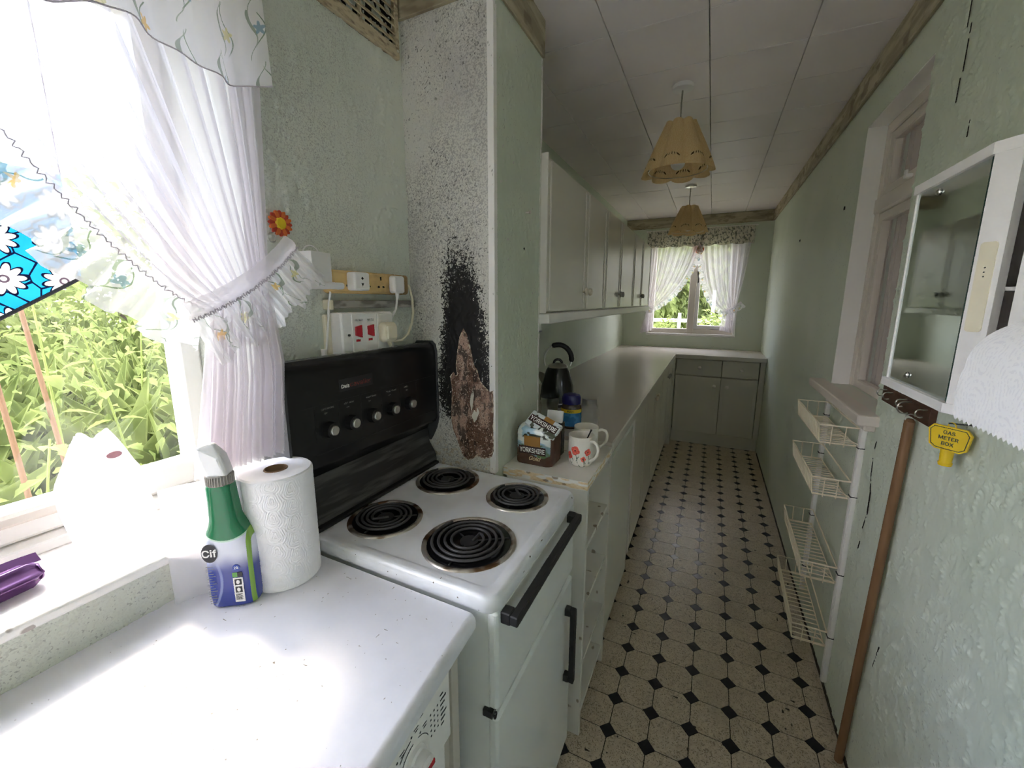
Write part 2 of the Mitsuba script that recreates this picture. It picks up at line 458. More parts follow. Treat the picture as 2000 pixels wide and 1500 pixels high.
def daisy_col(p, n, uv):
    u, v = uv.x * 5.2, uv.y * 5.2
    i, j = dr.floor(u), dr.floor(v)
    x, y = u - i - 0.35 - 0.3 * cell_rand(i, j, 1), v - j - 0.35 - 0.3 * cell_rand(i, j, 2)
    r, th = dr.sqrt(x * x + y * y), dr.atan2(y, x)
    edge = 0.36 * (0.60 + 0.40 * dr.abs(dr.cos(5 * th + 3 * cell_rand(i, j, 7))))
    c = mix((0.01, 0.27, 0.62), (0.02, 0.36, 0.72), noise(u * 3, v * 3, 1.0))
    k = voronoi(u * 2.2 + 5, v * 2.2)
    c = mix(c, (0.004, 0.008, 0.03), smoothstep(0.09, 0.05, k[1] - k[0]))
    c = mix(c, (0.004, 0.006, 0.02), smoothstep(0.05, 0.03, r - edge))
    c = mix(c, (0.82, 0.78, 0.72), smoothstep(0.0, -0.03, r - edge))
    return mix(c, (0.10, 0.07, 0.09), smoothstep(0.02, 0.0, dr.abs(r - 0.07) - 0.012))


thin('m_daisy', daisy_col, 0.9)
thin('m_leaf', lambda p, n, uv: mix((0.15, 0.20, 0.06), (0.44, 0.50, 0.20), noise(p.x * 9, p.y * 9, p.z * 9)), 1.0)
thin('m_bag', (0.86, 0.85, 0.86), 0.9, 0.7, 0.4)
thin('m_sheet', (0.86, 0.85, 0.88), 0.7)
mat('m_cane', (0.30, 0.17, 0.10), 0.7)
mat('m_stem', (0.30, 0.36, 0.10), 0.7)
mat('m_bark', (0.10, 0.075, 0.05), 0.9)
mat('m_soil', lambda p, n, uv: mix((0.12, 0.14, 0.05), (0.26, 0.27, 0.12), fbm(p.x * 3, p.y * 3, 1.0, 3)), 0.9)
scene['m_pane'] = {'type': 'thindielectric', 'int_ior': 1.5}
scene['m_glass'] = {'type': 'dielectric', 'int_ior': 1.5}


def shade_col(p, n, uv):
    """ochre cloth with small cut-out sprays near the hem of each lobe"""
    a = uv.x * 8 + 0.4 / PI + 0.5
    x, y = (a - dr.floor(a) - 0.5) * 2.0, (uv.y - 0.80) * 3.4
    leafs = mi.Float(0)
    for cx, cy, an, la, lb in ((0.46, 0.04, 0.7, 0.17, 0.05), (-0.46, 0.04, -0.7, 0.17, 0.05), (0.0, -0.08, 1.571, 0.10, 0.04), (0.2, -0.05, 1.2, 0.09, 0.032), (-0.2, -0.05, -1.2, 0.09, 0.032)):
        q, w = (x - cx) * math.cos(an) + (y - cy) * math.sin(an), (y - cy) * math.cos(an) - (x - cx) * math.sin(an)
        leafs = dr.maximum(leafs, smoothstep(1.15, 0.85, dr.square(q / la) + dr.square(w / lb)))
    c = mix((0.70, 0.50, 0.25), (0.78, 0.60, 0.34), noise(uv.x * 400, uv.y * 60, 1.0))
    return mix(c, (0.10, 0.055, 0.02), leafs)


thin('m_shade_print', shade_col, 0.55)


mat('m_bag_solid', (0.82, 0.82, 0.84), 0.15, coat=0.8)
mat('m_green_print', (0.10, 0.30, 0.06), 0.4)
mat('m_blue_print', (0.02, 0.05, 0.30), 0.4)
mat('m_pink_print', (0.45, 0.22, 0.25), 0.5)
mat('m_purple', (0.13, 0.05, 0.17), 0.22, metal=0.45, coat=0.5)
mat('m_ochre', (0.33, 0.16, 0.035), 0.3)
mat('m_brown_print', (0.035, 0.014, 0.012), 0.3)
mat('m_gold_print', (0.62, 0.48, 0.30), 0.3)
mat('m_tin_pale', lambda p, n, uv: mix((0.62, 0.66, 0.66), (0.07, 0.08, 0.05), smoothstep(0.56, 0.62, fbm(p.x * 60, p.y * 60, p.z * 60, 2))), 0.25)
mat('m_china', (0.76, 0.73, 0.66), 0.12, coat=0.8)
mat('m_kettle', (0.006, 0.006, 0.007), 0.10, coat=1.0)
mat('m_steel', (0.40, 0.38, 0.36), 0.22, metal=1.0)
mat('m_coffee', (0.05, 0.03, 0.02), 0.08, coat=1.0)
mat('m_label_blue', lambda p, n, uv: mix((0.03, 0.17, 0.42), (0.07, 0.27, 0.55), smoothstep(0.4, 0.6, fbm(p.x * 50, p.y * 50, p.z * 50, 2))), 0.3)
mat('m_lid_blue', (0.008, 0.008, 0.11), 0.12, coat=0.8)
mat('m_paper_white', (0.84, 0.83, 0.85), 0.85)

# ------------------------------------------------------------------ the room
WY0, WY1, WZ0, WZ1 = -1.60, 0.54, 0.935, 2.02      # opening of the near window
struct('floor', bx(-1.2, 0.62, YB - .1, YF + .1, -0.10, -0.0016), 'm_grout')
# vinyl tiles: octagons with small dark squares at their corners
CUT = sbox(-0.52, 0.72, XR - 0.002, 4.40)
a_, b_ = PAT / 2, 0.0262                            # half pitch, half diagonal leg of the dark square
G = 0.0015


def octagon(cx, cy):
    q = a_ - G; k = b_ + .001
    return Polygon([(cx + sx, cy + sy) for sx, sy in ((-a_ + k, -q), (a_ - k, -q), (q, -a_ + k), (q, a_ - k), (a_ - k, q), (-a_ + k, q), (-q, a_ - k), (-q, -a_ + k))])


oct_ply = dot_ply = None
for r in range(-24, 9):
    for c in range(-4, 7):
        x, y = PX0 + c * PAT, PY0 - r * PAT
        for name, poly, m in (('tile', octagon(x + a_, y + a_), 'm_tile'), ('dark_tile', Polygon([(x - b_, y), (x, y - b_), (x + b_, y), (x, y + b_)]), 'm_dot')):
            if not poly.intersects(CUT): continue
            q = poly.intersection(CUT)
            if q.area < 1e-5 or q.geom_type != 'Polygon': continue
            obj(name, plate(q, 0.0016, (0, 0, -0.0016)), m, 'floor', smooth=False)

struct('ceiling', bx(-1.2, 0.62, YB - .1, YF + .1, ZC + .012, ZC + .12), 'm_gap')
CS = 0.305                                          # ceiling tile pitch
for i in range(-3, 3):
    for j in range(0, 13):
        x0, y0 = -0.079 + i * CS, 1.855 + (j - 3) * CS
        x1, y1 = min(x0 + CS, XR), min(y0 + CS, YF)
        x0 = max(x0, -1.0)
        if y1 < 0.9 or x1 - x0 < .02 or y1 - y0 < .02: continue
        g = 0.0013
        dz = 0.0016 * random.random()
        obj('tile', bx(x0 + g, x1 - g, y0 + g, y1 - g, ZC - dz, ZC + .012, .0012), 'm_ceiling', 'ceiling', smooth=False)
obj('plain_strip', bx(-1.1, XR, YB, 0.95, ZC, ZC + .012), 'm_ceiling', 'ceiling', smooth=False)


def wall_x(x0, x1, y0, y1, holes=(), z0=-.1, z1=ZC + .012):
    """wall in the y-z plane between x0 and x1 with rectangular holes (y0, y1, z0, z1)"""
    P = sbox(y0, z0, y1, z1)
    for h in holes: P = P.difference(sbox(h[0], h[2], h[1], h[3]))
    return plate(P, x1 - x0, (x0, 0, 0), (0, 1, 0), (0, 0, 1))


struct('wall_left', wall_x(-1.16, XL, YB, CHY0 + .02, [(WY0, WY1, WZ0, WZ1)]), 'm_left')
struct('wall_chimney', bx(XLF - .1, CHX, CHY0, CHY1, -.1, ZC + .012), 'm_chimney')
struct('wall_recess', bx(XLF - .14, XLF, CHY1 - .02, YF + .1, -.1, ZC + .012), 'm_plain')
RW = (1.60, 2.14, 1.06, 2.06)                        # recess of the inner window in the right wall
struct('wall_right', wall_x(XR, XR + .14, YB, YF + .1, [RW]), 'm_plain')
FW = (-0.63, 0.215, 1.055, 2.06)                     # opening of the far window
PF = sbox(XLF - .14, -.1, XR + .14, ZC + .012).difference(sbox(FW[0], FW[2], FW[1], FW[3]))
struct('wall_far', plate(PF, .14, (0, YF + .14, 0), (1, 0, 0), (0, 0, 1)), 'm_plain')
struct('wall_back', bx(-1.2, XR + .14, YB - .12, YB, -.1, ZC + .012), 'm_plain')


def embossed(u, v, seed, arcs=1.0, fine=1.0):
    """height (metres) of embossed wallpaper: dotted fern arcs over a fine vermicelli ground"""
    w = meshkit.noise(np.stack([u * 40, v * 40, 0 * u + seed], -1)) * 2.2
    verm = meshkit.noise(np.stack([u * 125 + w, v * 62 - w, 0 * u + seed + 3], -1))
    out = fine * .0020 * (np.abs(verm - .5) * 2) ** .8
    s = 7.5
    for lay in (0, 1):
        a, b = u * s + .37 * lay, v * s * .92 + .55 * lay + .5 * (np.floor(u * s) % 2)
        i, j = np.floor(a), np.floor(b)
        h = np.modf(np.abs(np.sin(i * 12.9898 + j * 78.233 + seed + 5 * lay) * 43758.5453))[0]
        sd = np.where(h > .5, 1., -1.)
        x, y = (a - i - .5) * sd + .30, b - j - .5 + .30 * (h - .2)
        r, th = np.hypot(x, y), np.arctan2(y, x)
        gate = np.clip((th + .25) / .3, 0, 1) * np.clip((1.75 - th) / .35, 0, 1)
        for R0 in (.34, .60):
            line = np.exp(-((r - R0 - .05 * np.sin(2 * th)) / .050) ** 2)
            out += arcs * .0038 * line * gate * (.35 + .65 * (np.sin(th * R0 * 80) > -.1))
    return out


def wallpaper(name, wall, m, o, du, dv, nrm, u0, u1, v0, v1, step, seed, arcs=1.0, fine=1.0, holes=()):
    """relief sheet lying on a wall; o + du * u + dv * v + nrm * height"""
    u, v = np.meshgrid(np.linspace(u0, u1, int((u1 - u0) / step) + 1), np.linspace(v0, v1, int((v1 - v0) / step) + 1), indexing='ij')
    hgt = .0004 + embossed(u, v, seed, arcs, fine)
    P = np.array(o, float) + u[..., None] * np.array(du, float) + v[..., None] * np.array(dv, float) + hgt[..., None] * np.array(nrm, float)
    m_ = sheet(P)
    if np.cross(du, dv) @ np.array(nrm) < 0: m_.invert()
    for h in holes:
        c_ = m_.triangles_center; uu, vv = c_ @ np.array(du, float), c_ @ np.array(dv, float)
        m_.update_faces(~((uu > h[0]) & (uu < h[1]) & (vv > h[2]) & (vv < h[3])))
    m_.remove_unreferenced_vertices()
    obj(name, m_, m, wall, smooth=True)


wallpaper('embossed_paper', 'wall_right', 'm_plain', (XR, 0, 0), (0, 1, 0), (0, 0, 1), (-1, 0, 0), .38, 1.598, .0, 2.19, .0030, 1.0, 1.0, 1.0)
wallpaper('embossed_paper', 'wall_right', 'm_plain', (XR, 0, 0), (0, 1, 0), (0, 0, 1), (-1, 0, 0), 1.598, 2.9, .0, 1.06, .0055, 1.0, .5, .5)
wallpaper('embossed_paper', 'wall_left', 'm_left', (XL, 0, 0), (0, 1, 0), (0, 0, 1), (1, 0, 0), WY1, CHY0, .84, 2.285, .0032, 4.0, .9, .9)
wallpaper('embossed_paper', 'wall_left', 'm_left', (XL, 0, 0), (0, 1, 0), (0, 0, 1), (1, 0, 0), -.3, WY1, .84, .935, .0032, 4.0, .9, .9)
wallpaper('embossed_paper', 'wall_chimney', 'm_chimney', (0, CHY0, 0), (1, 0, 0), (0, 0, 1), (0, -1, 0), XL, CHX, .86, 2.285, .0030, 6.0, .3, 1.1)
wallpaper('embossed_paper', 'wall_chimney', 'm_chimney', (CHX, 0, 0), (0, 1, 0), (0, 0, 1), (1, 0, 0), CHY0, CHY1, .885, 2.285, .0034, 8.0, .35, 1.2)

# corner strips of the chimney breast, cornice boards under the ceiling
struct('trim_1', bx(CHX - .017, CHX + .003, CHY0 - .003, CHY0 + .016, 0.88, ZC, .0012), 'm_white_paint')
struct('trim_2', bx(CHX - .012, CHX + .0025, CHY1 - .010, CHY1 + .002, 0.90, ZC, .001), 'm_white_paint')
CZ = ZC - .108
struct('trim_3', bx(XR - .014, XR, 0.3, YF, CZ, ZC - .004, .003), 'm_cornice')
struct('trim_4', bx(XLF, XR - .014, YF - .014, YF, CZ, ZC - .004, .003), 'm_cornice')
struct('trim_5', bx(CHX, CHX + .010, CHY0 - .010, CHY1, CZ, ZC, .002), 'm_cornice')
struct('trim_6', bx(XL, CHX + .010, CHY0 - .012, CHY0, CZ, ZC, .002), 'm_cornice')
struct('trim_7', bx(XR - .006, XR, 0.6, 4.25, 0.0, 0.012, .001), 'm_grout')

# ------------------------------------------------------------------ burnt bare patch on the chimney breast
Q = [(-.664, 1.315), (-.655, 1.302), (-.642, 1.255), (-.630, 1.205), (-.622, 1.200), (-.612, 1.168), (-.598, 1.150), (-.577, 1.132), (-.567, 1.136), (-.566, 1.09), (-.568, 1.02), (-.566, .955), (-.573, .935), (-.60, .925),
     (-.622, .932), (-.640, .918), (-.656, .913), (-.672, .922), (-.684, .95), (-.697, .985), (-.706, 1.0), (-.712, 1.04), (-.709, 1.09), (-.706, 1.13), (-.711, 1.168), (-.703, 1.180), (-.697, 1.172), (-.686, 1.178), (-.690, 1.21), (-.684, 1.25), (-.675, 1.295)]
poly = Polygon(Q)
tp = poly.buffer(.0035, join_style=2)
pl = plate(poly, .0042, (0, CHY0, 0), (1, 0, 0), (0, 0, 1))
obj('burnt_patch', pl, 'm_burnt', 'wall_chimney', smooth=False, label='burnt bare patch of reddish brown plaster with a jagged outline')
tp = plate(tp.difference(poly.buffer(-.0006)), .0036, (0, CHY0, 0), (1, 0, 0), (0, 0, 1))
obj('torn_edge', tp, 'm_torn_edge', 'wall_chimney', smooth=False, label='torn paper edge round the burnt patch')
curl = [[(-.714 + .012 * s + .004 * t, CHY0 - .004 - .010 * t * (1 - .4 * s), 1.168 + .020 * s * (1 - .2 * t) + .006 * t) for t in np.linspace(0, 1, 5)] for s in np.linspace(0, 1, 6)]
obj('paper_curl', sheet(curl), 'm_torn', 'wall_chimney', smooth=True, label='curled flap of white paper')
fl = Polygon([(-.639, 1.055), (-.629, 1.075), (-.622, 1.068), (-.618, 1.082), (-.611, 1.07), (-.622, 1.045), (-.629, 1.035)])
obj('paper_flake', plate(fl, .0055, (0, CHY0, 0), (1, 0, 0), (0, 0, 1)), 'm_torn', 'wall_chimney', smooth=False)
obj('paper_flake', plate(affinity.translate(affinity.scale(fl, .5, 1.5), -.012, .045), .0055, (0, CHY0, 0), (1, 0, 0), (0, 0, 1)), 'm_torn', 'wall_chimney', smooth=False)

# ------------------------------------------------------------------ near window
w = 'window_1'
fr = [bx(XG - .035, XG + .03, WY0, WY0 + .05, WZ0, WZ1, .006), bx(XG - .035, XG + .03, WY1 - .045, WY1, WZ0, WZ1, .006), bx(XG - .035, XG + .03, WY0, WY1, WZ1 - .05, WZ1, .006), bx(XG - .035, XG + .03, -.19, -.12, WZ0, WZ1, .006), bx(XG - .035, XG + .03, -.92, -.85, WZ0, WZ1, .006)]
labels[w] = {'kind': 'structure'}
obj('frame', cat(fr), 'm_white_paint', w, smooth=False)
obj('bottom_rail', bx(XG - .03, XG + .022, WY0, WY1, .978, 1.038, .006), 'm_white_paint', w, smooth=False)
obj('sash_rail', bx(XG - .02, XG + .034, WY0, .34, 1.012, 1.036, .006), 'm_pink_paint', w, smooth=False)
obj('lower_moulding', bx(XG - .03, XG + .05, WY0, WY1, .953, .9745, .003), 'm_white_paint', w, smooth=False)
for y0, y1 in ((WY0 + .05, -.92), (-.85, -.19), (-.12, WY1 - .045)):
    obj('pane', sheet([[(XG, y0, 1.035), (XG, y1, 1.035)], [(XG, y0, WZ1 - .05), (XG, y1, WZ1 - .05)]]), 'm_pane', w, smooth=False)
sl = [bx(XG - .03, XL - .002, WY0, WY1, .925, .9535, 0), rbx(XL - .004, XL + .020, WY0 - .1, WY1 + .02, .936, .9545, .006)]
obj('sill', cat(sl), 'm_sill', w, smooth=20)

# ------------------------------------------------------------------ inner window with top light in the right wall
y0, y1, z0, z1 = RW
w = 'window_2'; labels[w] = {'kind': 'structure'}
XW = XR + .060
obj('reveal', cat(bx(XR + .001, XW, y1 - .003, y1 + .004, z0, z1), bx(XR + .001, XW, y0 - .004, y0 + .003, z0, z1), bx(XR + .001, XW, y0, y1, z1 - .003, z1 + .004)), 'm_white_paint', w, smooth=False)
obj('frame', cat(bx(XW, XW + .05, y1 - .038, y1, z0, z1, .004), bx(XW, XW + .05, y0, y0 + .035, z0, z1, .004), bx(XW, XW + .05, y0, y1, z1 - .04, z1, .004), bx(XW - .006, XW + .05, y0, y1, 1.735, 1.795, .006)), 'm_pink_paint', w, smooth=False)
for zz0, zz1 in ((z0, 1.735), (1.795, z1 - .04)):
    s = [bx(XW + .006, XW + .035, y1 - .075, y1 - .036, zz0, zz1, .004), bx(XW + .006, XW + .035, y0 + .034, y0 + .07, zz0, zz1, .004), bx(XW + .006, XW + .035, y0 + .06, y1 - .06, zz1 - .034, zz1, .004), bx(XW + .006, XW + .035, y0 + .06, y1 - .06, zz0, zz0 + .034, .004)]
    obj('sash', cat(s), 'm_pink_paint', w, smooth=False)
    obj('pane', sheet([[(XW + .022, y0 + .06, zz0 + .03), (XW + .022, y1 - .07, zz0 + .03)], [(XW + .022, y0 + .06, zz1 - .03), (XW + .022, y1 - .07, zz1 - .03)]]), 'm_pane', w, smooth=False)
obj('sill', cat(rbx(XR - .055, XW + .005, 1.555, 2.265, 1.026, 1.060, .006), bx(XR - .030, XR, 1.575, 2.245, 1.005, 1.028, .004)), 'm_pink_paint', w, smooth=20)
obj('catch', cat(bx(XW - .012, XW + .006, 1.835, 1.86, 1.80, 1.812, .002), cyl((XW - .01, 1.847, 1.812), (XW - .01, 1.847, 1.825), .005)), 'm_white', w)
# room beyond the inner window
B0 = XR + .14
struct('wall_beyond', cat(bx(1.7, 1.8, .9, 3.0, .4, 2.6), bx(B0, 1.8, .8, .9, .4, 2.6), bx(B0, 1.8, 3.0, 3.1, .4, 2.6), bx(B0, 1.8, .8, 3.1, 2.5, 2.6), bx(B0, 1.8, .8, 3.1, .4, .5)), 'm_carcass')
net = [[(XW + .075 + .012 * math.sin(2 * PI * s * 13) + .004 * math.sin(2 * PI * s * 31), 1.58 + .58 * s, z) for s in np.linspace(0, 1, 160)] for z in np.linspace(1.05, 2.07, 6)]
t = obj('net_curtain', sheet(net), 'm_net', smooth=True, label='pinkish brown net curtain hanging behind the inner window glass', cat='curtain')

# ------------------------------------------------------------------ far window
x0, x1, z0, z1 = FW
w = 'window_3'; labels[w] = {'kind': 'structure'}
FY = YF + .055
obj('frame', cat(bx(x0, x0 + .04, FY - .02, FY + .05, z0, z1, .005), bx(x1 - .04, x1, FY - .02, FY + .05, z0, z1, .005), bx(x0, x1, FY - .02, FY + .05, z1 - .05, z1, .005), bx(x0, x1, FY - .022, FY + .05, z0, z0 + .05, .005), bx(-.235, -.165, FY - .03, FY + .05, z0, z1, .006)), 'm_pink_paint', w, smooth=False)
obj('sash', cat(bx(-.165, -.130, FY - .016, FY + .03, z0 + .05, z1 - .05, .004), bx(x1 - .075, x1 - .04, FY - .016, FY + .03, z0 + .05, z1 - .05, .004), bx(-.165, x1 - .04, FY - .016, FY + .03, z0 + .052, z0 + .09, .004)), 'm_white_paint', w, smooth=False)
for a, b in ((x0 + .04, -.235), (-.13, x1 - .075)):
    obj('pane', sheet([[(a, FY + .01, z0 + .05), (b, FY + .01, z0 + .05)], [(a, FY + .01, z1 - .05), (b, FY + .01, z1 - .05)]]), 'm_pane', w, smooth=False)
obj('casing', cat(bx(x0 - .022, x0, YF - .008, FY, z0 - .02, z1, .003), bx(x1, x1 + .022, YF - .008, FY, z0 - .02, z1, .003), bx(x0 - .024, x1 + .024, YF - .014, FY, z0 - .024, z0 + .001, .004)), 'm_white_paint', w, smooth=False)
obj('handle', cat(bx(-.160, -.140, FY - .034, FY - .016, 1.68, 1.73, .003), bx(-.156, -.144, FY - .05, FY - .034, 1.60, 1.725, .004)), 'm_black', w)

# ------------------------------------------------------------------ near worktop, washing machine, side panel
WT = 0.855


def nosed(x0, x1, y0, y1, z1, th, r, side='x'):
    """worktop with a rounded front edge along +x"""
    prof = [(x0, z1 - th), (x0, z1)] + [(x1 - r + r * math.sin(a), z1 - r + r * math.cos(a)) for a in np.linspace(0, PI / 2, 7)] + [(x1, z1 - th + r * .4), (x1 - r * .4, z1 - th)]
    m = plate(Polygon(prof), y1 - y0, (0, y1, 0), (1, 0, 0), (0, 0, 1))
    return m


wt_ = nosed(XL + .001, -0.334, YB + .02, 0.5465, WT, .032, .014)
fr_ = wt_.vertices[:, 0] > -.5
wt_.vertices[fr_, 0] += (0.5465 - wt_.vertices[fr_, 1]) * .070          # the front edge runs slightly out of true
obj('worktop', wt_, 'm_worktop', smooth=30, label='white laminate worktop running under the near window up to the cooker', cat='worktop')
wm = thing('washing_machine', 'white washing machine under the near worktop with printed dial panel and red-striped knob', 'washing machine')
obj('body', vbx(-.82, -.362, -.10, .488, .012, .815, .012, .004), 'm_white', wm)
obj('control_panel', bx(-.364, -.351, -.10, .488, .655, .812, .004), 'm_white_paint', wm)
PX = -.3508


def pr(m): return m


prt = []
U, V = (0, 1, 0), (0, 0, 1)
prt.append(plate(sbox(.437, .7955, .470, .7975), .0005, (PX, 0, 0), U, V))
prt.append(plate(sbox(.427, .785, .431, .789), .0005, (PX, 0, 0), U, V))
for a in range(3):
    for b in range(5): prt.append(plate(Point(.432 + .009 * a, .715 + .010 * b).buffer(.0017, 6), .0005, (PX, 0, 0), U, V))
for b in range(7): prt.append(plate(sbox(.458, .706 + .0095 * b, .458 + .008 + .004 * (b % 3), .709 + .0095 * b), .0005, (PX, 0, 0), U, V))
for yy, zz in ((.405, .782), (.375, .787), (.36, .76), (.392, .768), (.345, .78), (.412, .755)):
    prt.append(plate(sbox(yy, zz, yy + .010, zz + .0015), .0005, (PX, 0, 0), U, V)); prt.append(plate(sbox(yy + .002, zz - .005, yy + .009, zz - .0035), .0005, (PX, 0, 0), U, V)); prt.append(plate(Point(yy - .006, zz - .004).buffer(.0018, 6), .0005, (PX, 0, 0), U, V))
for rr, a0, a1 in ((.034, 20, 75), (.034, 95, 150), (.046, 100, 135)):
    prt.append(tube([(PX + .0003, .392 + rr * math.cos(math.radians(a)), .715 + rr * math.sin(math.radians(a))) for a in np.linspace(a0, a1, 10)], .0007, 4))
obj('printing', cat(prt), 'm_print_dark', wm, smooth=False)
kn = obj('knob', lathe([(.0, 0), (.022, 0), (.022, .006), (.0175, .008), (.0165, .022), (.012, .025), (0, .0255)], n=32), 'm_white', wm, label='round white knob', to_world=T().translate([PX, .392, .715]).rotate([0, 1, 0], 90))
obj('stripe', bx(PX + .0245, PX + .0268, .392 - .0145, .392 + .0145, .715 - .004, .715 + .004, .0005), 'm_red', kn, label='dark red stripe')
obj('support_panel', cat(bx(-.84, -.375, .494, .512, .0, .822), bx(-.84, -.366, .512, .534, .0, .822, .001)), 'm_carcass', smooth=False, label='brownish grey end panel between washing machine and cooker', cat='panel')

# ------------------------------------------------------------------ cooker
ck = thing('cooker', 'white electric cooker with four black coil rings and tall black control panel', 'cooker')
HX0, HX1, HY0, HY1, HZ = -.800, -.298, .556, 1.036, .885
obj('body', bx(-.80, -.318, HY0 + .012, HY1 - .012, .03, .862, .003), 'm_enamel', ck, smooth=False)
obj('plinth', bx(-.78, -.345, HY0 + .03, HY1 - .03, .0, .05), 'm_black_matt', ck, smooth=False)


def hob_top():
    """pressed enamel hob: rounded corners, raised rim, sunken centre"""
    def ring(x0, x1, y0, y1, r, z, n=8):
        out = []
        for cx, cy, a0 in ((x1 - r, y1 - r, 0), (x0 + r, y1 - r, 90), (x0 + r, y0 + r, 180), (x1 - r, y0 + r, 270)):
            for k in range(n + 1):
                a = math.radians(a0 + 90 * k / n); out.append((cx + r * math.cos(a), cy + r * math.sin(a), z))
        return out
    o = lambda d, r, z: ring(HX0 + d * .3, HX1 - d, HY0 + d, HY1 - d, r, z)
    R = [o(.004, .026, .850), o(.0, .030, .856), o(.0, .030, .870), o(.0015, .030, .877), o(.005, .028, .8825), o(.010, .026, HZ), o(.022, .022, HZ), o(.0265, .020, HZ - .0018), o(.030, .018, HZ - .0022)]
    P = np.array(R); n = P.shape[1]
    V = np.vstack([P.reshape(-1, 3), [[(HX0 + HX1) / 2, (HY0 + HY1) / 2, HZ - .0022]]])
    F = []
    for i in range(len(R) - 1):
        for j in range(n):
            a, b = i * n + j, i * n + (j + 1) % n
            F += [[a, b, b + n], [a, b + n, a + n]]
    for j in range(n): F.append([(len(R) - 1) * n + j, (len(R) - 1) * n + (j + 1) % n, len(V) - 1])
    return trimesh.Trimesh(V, np.array(F), process=False)


obj('hob', hob_top(), 'm_hob', ck, smooth=40)
HT = HZ - .0022
rings = [(-.437, .693, .103, 4.4), (-.672, .690, .088, 3.8), (-.660, .935, .092, 4.0), (-.432, .930, .084, 3.4)]
for i, (cx, cy, R, turns) in enumerate(rings):
    rk = obj('ring', lathe([(R - .016, HT - .004), (R - .010, HT + .0035), (R - .004, HT + .0045), (R, HT + .0025), (R + .0005, HT)], (cx, cy, 0), 64), 'm_trim_ring', ck, smooth=True, label='chrome trim ring with brown scorch' if i == 0 else None)
    obj('drip_pan', lathe([(0, HT + .0005), (R * .7, HT + .0006), (R - .009, HT + .0022), (R - .009, HT + .0005)], (cx, cy, 0), 64), 'm_pan', rk, smooth=True)
    rr = R - .020; r_in = .030
    th = np.linspace(0, 2 * PI * turns * .86, int(64 * turns))
    rad = rr + (r_in - rr) * th / th[-1]
    path = np.stack([cx + rad * np.cos(th + 2.6), cy + rad * np.sin(th + 2.6), np.full_like(th, HT + .0085)], 1)
    path = np.vstack([path, [[cx + r_in * .3, cy, HT + .006]]])
    sq = tube(path, .0033, 8)
    obj('coil', sq, 'm_coil', rk, smooth=True)
    sup = []
    for k in range(3):
        a = k * 2.094 + .6
        sup.append(tube([(cx + q * math.cos(a), cy + q * math.sin(a), HT + .0030) for q in (.004, R - .014)], .0022, 5))
    sup.append(lathe([(0, HT + .001), (.020, HT + .001), (.020, HT + .005), (0, HT + .0055)], (cx, cy, 0), 20))
    obj('support', cat(sup), 'm_black_matt', rk, smooth=False)
# doors and handles
obj('door', vbx(-.322, -.300, HY0 + .008, HY1 - .008, .646, .852, .008, .004), 'm_enamel', ck, label='upper drop-down grill door')
d2 = obj('door', vbx(-.322, -.300, HY0 + .008, HY1 - .008, .065, .628, .008, .006), 'm_enamel', ck, label='lower oven door')


def bar_handle(p0, p1, d, w, h):
    """square bar on two square posts; d is the direction out of the door"""
    p0, p1 = np.array(p0), np.array(p1)
    m = []
    lo, hi = np.minimum(p0, p1), np.maximum(p0, p1)
    m.append(bx(lo[0] + d - h, lo[0] + d, lo[1] - w / 2 * (hi[1] - lo[1] < .01), hi[1] + w / 2 * (hi[1] - lo[1] < .01), lo[2] - w / 2 * (hi[2] - lo[2] < .01), hi[2] + w / 2 * (hi[2] - lo[2] < .01), .002))
    for p, s in ((p0, 1), (p1, -1)):
        ax = (p1 - p0) / np.linalg.norm(p1 - p0); q = p + ax * s * w * .6
        m.append(bx(p[0] - .001, p[0] + d - h + .001, q[1] - w * .6, q[1] + w * .6, q[2] - w * .6, q[2] + w * .6, .002))
    return cat(m)


obj('handle', bar_handle((-.300, HY0 + .020, .838), (-.300, HY1 - .055, .838), .034, .020, .016), 'm_black_matt', 'cooker__door', smooth=False, label='long black bar handle')
obj('handle', bar_handle((-.300, HY1 - .065, .33), (-.300, HY1 - .065, .565), .030, .018, .015), 'm_black_matt', d2, smooth=False, label='short upright black bar handle')
obj('latch', cat(tube([(-.306, HY0 + .010 + .004 * math.sin(a), .634 + .006 * math.cos(a)) for a in np.linspace(0, 5.5, 14)], .0018, 6), bx(-.33, -.31, HY0 + .004, HY0 + .02, .628, .642)), 'm_black', ck)
# control panel
PX0_, PX1_ = -.845, -.768
pk = obj('control_panel', cat(), 'm_black', ck) if False else None
prof = [(-.845, .99), (-.845, 1.262), (-.838, 1.272), (-.786, 1.276), (-.774, 1.266), (-.768, 1.245), (-.768, 1.035), (-.775, 1.022), (-.800, 1.012), (-.81, .99)]
pk = obj('control_panel', plate(Polygon(prof), .512, (0, 1.040, 0), (1, 0, 0), (0, 0, 1)), 'm_black', ck, smooth=35, label='tall black control panel')
cheek = [(-.850, .955), (-.850, 1.266), (-.840, 1.279), (-.780, 1.281), (-.767, 1.270), (-.762, 1.245), (-.762, 1.035), (-.770, 1.0), (-.795, .955)]
for yy in (.528, 1.0452):
    c_ = obj('side_cheek', plate(Polygon(cheek), .006, (0, yy, 0), (1, 0, 0), (0, 0, 1)), 'm_charcoal', pk, smooth=35)
obj('screw', cyl((-.80, .519, 1.235), (-.80, .5225, 1.235), .004, n=12), 'm_black', 'cooker__control_panel__side_cheek')


def splash_col(p, n, uv):
    return mix((0.045, 0.045, 0.047), (0.115, 0.112, 0.11), smoothstep(0.35, 0.8, fbm(p.y * 9, p.z * 85, 1.0, 4)))


